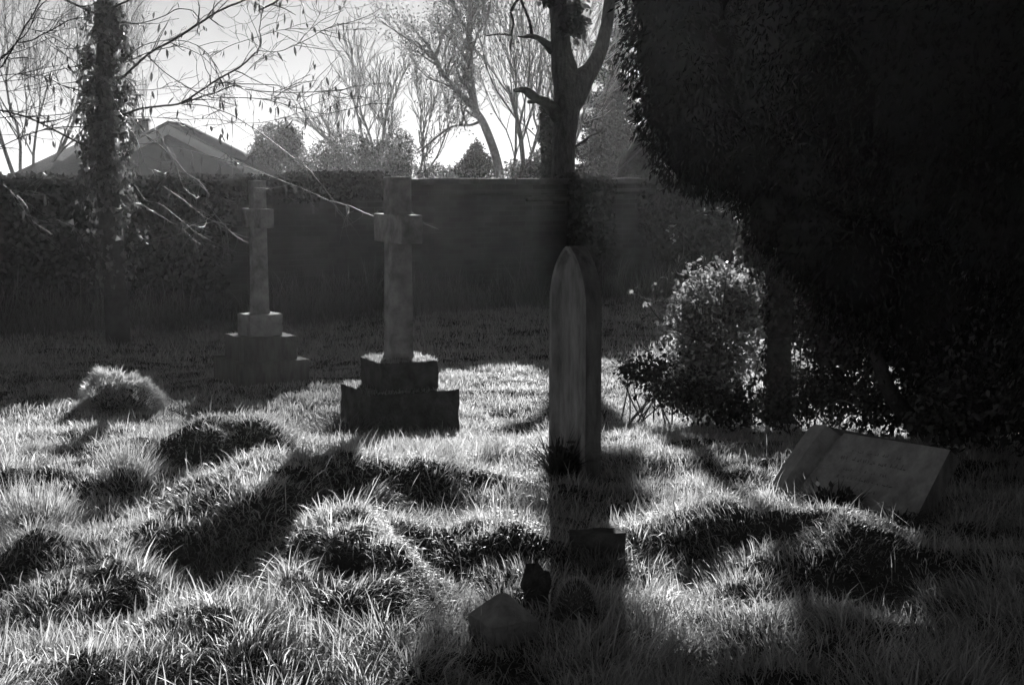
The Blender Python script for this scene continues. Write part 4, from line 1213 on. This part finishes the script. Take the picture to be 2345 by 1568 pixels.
# ------------------------------------------------------------------ undergrowth below the yew
def bush(name, label, cat, lobes_, n, size, mat, stems=8, kind='leaf', group='bushes under the yew', shell=.3, ragged=.03):
    c0 = lobes_[0]
    root = thing(name, label, cat, (c0[0], c0[1], 0), group)
    mb = MB(); tot = sum(l[3] * l[4] for l in lobes_)
    for (x_, y_, z_, rx, rz) in lobes_:
        m_ = int(n * rx * rz / tot)
        d = rdir(m_)
        lm = .45 + 1.0 * vnoise(d[:, 0] * 3 + x_, d[:, 2] * 3 + d[:, 1] * 2 + z_, .4, 111)
        C = np.array([x_, y_, z_]) + d * (lm * rng.uniform(shell, 1.0, m_))[:, None] * np.array([rx, rx * .8, rz]) + rng.normal(0, ragged, (m_, 3))
        k = C[:, 2] > ground_h(C[:, 0], C[:, 1]) + .01; C = C[k]; d = d[k]; m_ = len(C)
        D = d * .5 + rng.normal(0, .6, (m_, 3)) + np.array([0, 0, -.35])
        L = rng.uniform(.65, 1.35, m_) * size
        leaves(mb, C, D, d + rng.normal(0, .5, (m_, 3)) + np.array([0, 0, .5]), L, L * rng.uniform(.6, .95, m_), kind)
    mb.build('leaves', M[mat], root)
    st = MB()
    for q in range(stems):
        l = random.choice(lobes_)
        e = np.array([l[0], l[1], l[2]]) + rdir(1)[0] * np.array([l[3], l[3] * .8, l[4]]) * random.uniform(.5, 1.1)
        e[2] = max(.05, e[2])
        b_ = np.array([c0[0] + random.uniform(-.25, .25), c0[1] + random.uniform(-.1, .25), -.35])
        mid = (b_ + e) / 2 + np.array([random.uniform(-.1, .1), random.uniform(-.1, .1), random.uniform(.05, .25)])
        p = spline([b_, mid, e], 5); st.tube(p, np.linspace(.007, .003, len(p)), 4)
    st.build('stem', M['twig'], root)
    return root
def L_(px, py, Y, rx, rz):
    p = P(px, py, Y); return (p[0], p[1], p[2], rx * Y / F, rz * Y / F)
bush('sunlit_bush', 'sunlit leafy bramble bush at the left edge of the yew', 'bush',
     [L_(1650, 800, 11.04, 115, 95), L_(1590, 735, 10.92, 60, 62), L_(1690, 700, 11.15, 90, 80), L_(1655, 660, 11.1, 50, 42), L_(1600, 880, 10.70, 110, 60), L_(1575, 830, 10.9, 55, 75), L_(1570, 720, 10.9, 40, 60), L_(1605, 655, 10.9, 38, 34), L_(1760, 690, 10.9, 70, 60)], 10000, .042, 'bramble', 50, ragged=.07)
bush('low_bramble', 'low dark bramble trailing out onto the lawn', 'bush',
     [L_(1490, 850, 10.58, 75, 45), L_(1560, 900, 10.23, 95, 50), L_(1680, 930, 9.89, 110, 50), L_(1440, 845, 10.70, 30, 25)], 3200, .034, 'ivy', 14)
bush('ivy_bush', 'dark ivy smothered bush below the yew branches', 'bush',
     [L_(1850, 700, 11.04, 130, 110), L_(1790, 590, 10.9, 110, 85), L_(1730, 560, 10.9, 50, 50), L_(1950, 600, 10.00, 150, 130), L_(2060, 740, 9.2, 160, 160), L_(1930, 780, 9.6, 110, 120)], 13000, .044, 'ivy', 14, 'ivy')
bush('understorey_bush', 'shadowy low bush left behind the tilted gravestone', 'bush',
     [L_(1900, 890, 9.66, 150, 80), L_(1790, 930, 9.54, 90, 55), L_(2030, 930, 8.96, 120, 80)], 4200, .035, 'ivy', 16)
bush('evergreen_bush', 'dark evergreen bush at the right edge of the picture', 'bush',
     [L_(2240, 850, 8.3, 150, 170), L_(2330, 700, 8.2, 160, 220), L_(2180, 950, 7.9, 110, 80), L_(2380, 920, 7.7, 130, 110)], 11000, .042, 'ivy', 10)
# ivy clad trunk in the bushes
root = thing('ivy_clad_sapling', 'upright thin tree wrapped in dark ivy behind the sunlit bush', 'tree', (float(P(1760, 800, 10.5)[0]), 10.5, 0))
bx = float(P(1785, 800, 10.5)[0])
tr = MB(); p = spline([np.array([bx, 10.5, -.4]), np.array([bx, 10.5, .6]), np.array([bx + .03, 10.55, 1.1]), np.array([bx + .06, 10.7, 1.35])]); tr.tube(p, np.linspace(.10, .06, len(p)), 9)
tr.build('trunk', M['bark_dark'], root)
n = 1100; a = rng.uniform(0, 6.28, n); z = rng.uniform(-.3, 1.4, n); rr = .10 * (.5 + 1.0 * vnoise(a, z, .3, 121)) * rng.uniform(.8, 1.1, n)
C = np.stack([bx + np.cos(a) * rr, 10.5 + np.sin(a) * rr, z], -1)
mb = MB(); leaves(mb, C, np.array([0, 0, -.8]) + rng.normal(0, .5, (n, 3)), np.stack([np.cos(a), np.sin(a), .3 + 0 * a], -1) + rng.normal(0, .3, (n, 3)), rng.uniform(.04, .06, n), rng.uniform(.04, .055, n), 'ivy')
mb.build('ivy', M['ivy'], root)
# bare leaning stem at the right
mb = MB(); p = spline([P(2110, 985, 8.6), P(2060, 930, 8.6), P(2025, 870, 8.6), P(2005, 800, 8.7), P(1990, 740, 9.0)])
p[0][2] = -.05
mb.tube(p, np.linspace(.062, .03, len(p)), 9)
root = thing('bare_sapling', 'pale bare stem of a small tree curving up behind the tilted gravestone', 'tree', (p[0][0], p[0][1], 0))
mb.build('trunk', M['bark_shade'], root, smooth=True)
# thin plant with sunlit leaf pairs reaching out from the bush
root = thing('honeysuckle_spray', 'thin arching spray with a few sunlit leaves against the wall', 'plant', P(1640, 900, 10.6) * np.array([1, 1, 0]))
st = MB(); lv = []
def spray(pts, r=.004):
    p = spline([P(*q) for q in pts]); st.tube(p, np.linspace(r, .002, len(p)), 5); return p
a1 = spray([(1640, 900, 10.7), (1650, 760, 10.7), (1665, 620, 10.7), (1690, 500, 10.7), (1668, 485, 10.7), (1610, 486, 10.7), (1570, 515, 10.7), (1565, 560, 10.7)])
a2 = spray([(1565, 560, 10.7), (1562, 590, 10.7), (1540, 615, 10.7), (1500, 655, 10.6), (1470, 690, 10.6)])
a3 = spray([(1650, 700, 10.7), (1580, 695, 10.6), (1500, 690, 10.5), (1440, 670, 10.5)])
a4 = spray([(1600, 780, 10.7), (1520, 740, 10.6), (1480, 690, 10.5), (1445, 640, 10.5)])
a5 = spray([(1575, 545, 10.7), (1540, 520, 10.7), (1530, 530, 10.7)], .003)
a6 = spray([(1570, 600, 10.7), (1578, 640, 10.7), (1590, 665, 10.7)], .003)
st.build('stem', M['twig'], root)
C = np.concatenate([np.repeat(P(x_, y_, 10.7)[None], c_, 0) + rng.normal(0, .018, (c_, 3)) for x_, y_, c_ in ((1690, 495, 7), (1545, 545, 7), (1530, 520, 6), (1555, 588, 4), (1572, 615, 7), (1590, 665, 6), (1610, 486, 3), (1476, 690, 8), (1448, 660, 8), (1500, 655, 5), (1650, 480, 3), (1520, 690, 5))])
n = len(C); mb = MB()
leaves(mb, C, rng.normal(0, .6, (n, 3)) + np.array([0, 0, -.6]), rdir(n), rng.uniform(.02, .05, n), rng.uniform(.014, .03, n), 'leaf')
mb.build('leaves', M['bramble'], root)

# ------------------------------------------------------------------ unseen dense trees, added behind the viewpoint to dim the sky on that side
for q, (bx_, by_, br_, bh_) in enumerate(((-3.5, -12, 4.8, 12), (9.5, -6, 4.4, 10))):
    root = thing('sky_dimmer_tree', ('unseen tall evergreen added behind the viewpoint to the left to dim the sky', 'unseen evergreen added behind the viewpoint to the right to dim the sky')[q], 'tree', (bx_, by_, 0), 'unseen trees added to dim the sky')
    n = 5000; d = rdir(n)
    C = np.array([bx_, by_, bh_ * .5]) + d * (rng.uniform(.75, 1.0, n) * (.8 + .4 * vnoise(d[:, 0] * 2 + q, d[:, 2] * 2, .5, 151)))[:, None] * np.array([br_, br_, bh_ * .52])
    C = C[C[:, 2] > .05]; n = len(C)
    mb = MB(); leaves(mb, C, rng.normal(0, .6, (n, 3)) + np.array([0, 0, -.7]), rdir(n), rng.uniform(.3, .7, n), rng.uniform(.2, .4, n), 'leaf'); mb.build('crown', M['yew'], root)
    tr = MB(); tr.tube([(bx_, by_, -.1), (bx_ + .1, by_, bh_ * .3), (bx_, by_, bh_ * .8)], [.35, .28, .08], 9); tr.build('trunk', M['bark_dark'], root)

# ------------------------------------------------------------------ house
YH = 60.0
root = thing('house', 'bungalow with a wide plain gable and chimney behind the wall', 'house', P(389, 400, YH) * np.array([1, 1, 0]))
pk = P(389, 290, YH); er = P(631, 415, YH); el = P(147, 415, YH)
dep = 8.0
mb = MB()
V = [np.array([el[0] + .5, YH, 0]), np.array([er[0] - .5, YH, 0]), np.array([er[0] - .5, YH, er[2]]), pk, np.array([el[0] + .5, YH, el[2]])]
V2 = [v + np.array([0, dep, 0]) for v in V]
mb.ngon(V); mb.ngon(V2[::-1])
mb.add(V + V2, [(i_, 5 + i_, 5 + (i_ + 1) % 5, (i_ + 1) % 5) for i_ in (0, 1, 4)])
mb.build('wall', M['render_wall'], root)
mb = MB()
def slab(a, b_, th, y0, y1):
    a = np.array(a); b_ = np.array(b_); up = np.array([0, 0, th])
    V = []
    for yy in (y0, y1):
        for v in (a, b_, b_ + up, a + up): V.append(np.array([v[0], yy, v[2]]))
    mb.add(V, [(0, 1, 2, 3), (7, 6, 5, 4), (0, 4, 5, 1), (1, 5, 6, 2), (2, 6, 7, 3), (3, 7, 4, 0)])
top = pk + np.array([0, 0, .06])
slab(top, er + np.array([.3, 0, -.05]), .16, YH - .35, YH + dep)
slab(top, el + np.array([-.3, 0, -.05]), .16, YH - .35, YH + dep)
# hipped wing to the left
h0 = P(-30, 425, 58); h1 = P(185, 325, 62); h2 = P(420, 325, 62); h3 = P(147, 425, 58)
hb = P(-30, 425, 66); hb3 = P(420, 425, 66)
mb.add([h0, h3, h1, h2, hb, hb3], [(0, 1, 3, 2), (4, 2, 3, 5)], [(0, 2, 4)])
mb.build('roof', M['tile'], root)
mb = MB()
for e_, s_ in ((er, 1), (el, -1)):
    slab(pk + np.array([0, 0, -.34]), e_ + np.array([.3 * s_, 0, -.45]), .40, YH - .40, YH - .355)
mb.build('bargeboard', M['barge'], root)
c = P(320, 300, YH + 2)
mb = MB(); mb.box((c[0], YH + 2, c[2] - .6), (.80, .6, 2.0)); mb.box((c[0], YH + 2, c[2] + .46), (.9, .7, .12))
mb.build('chimney', M['brick'], root)

# ------------------------------------------------------------------ haze
mb = MB(); mb.box((0, 40, 7.5), (160, 140, 19))
hz = mb.build('haze', M['soil'])
m, t = new_mat('thin_haze')
pv = t.nodes.new('ShaderNodeVolumePrincipled')
pv.inputs['Color'].default_value = (1, 1, 1, 1)
pv.inputs['Density'].default_value = .00024
pv.inputs['Anisotropy'].default_value = .65
oo = t.nodes.new('ShaderNodeOutputMaterial')
t.links.new(pv.outputs[0], oo.inputs['Volume'])
hz.data.materials.clear(); hz.data.materials.append(m)
tag(hz, kind='stuff')
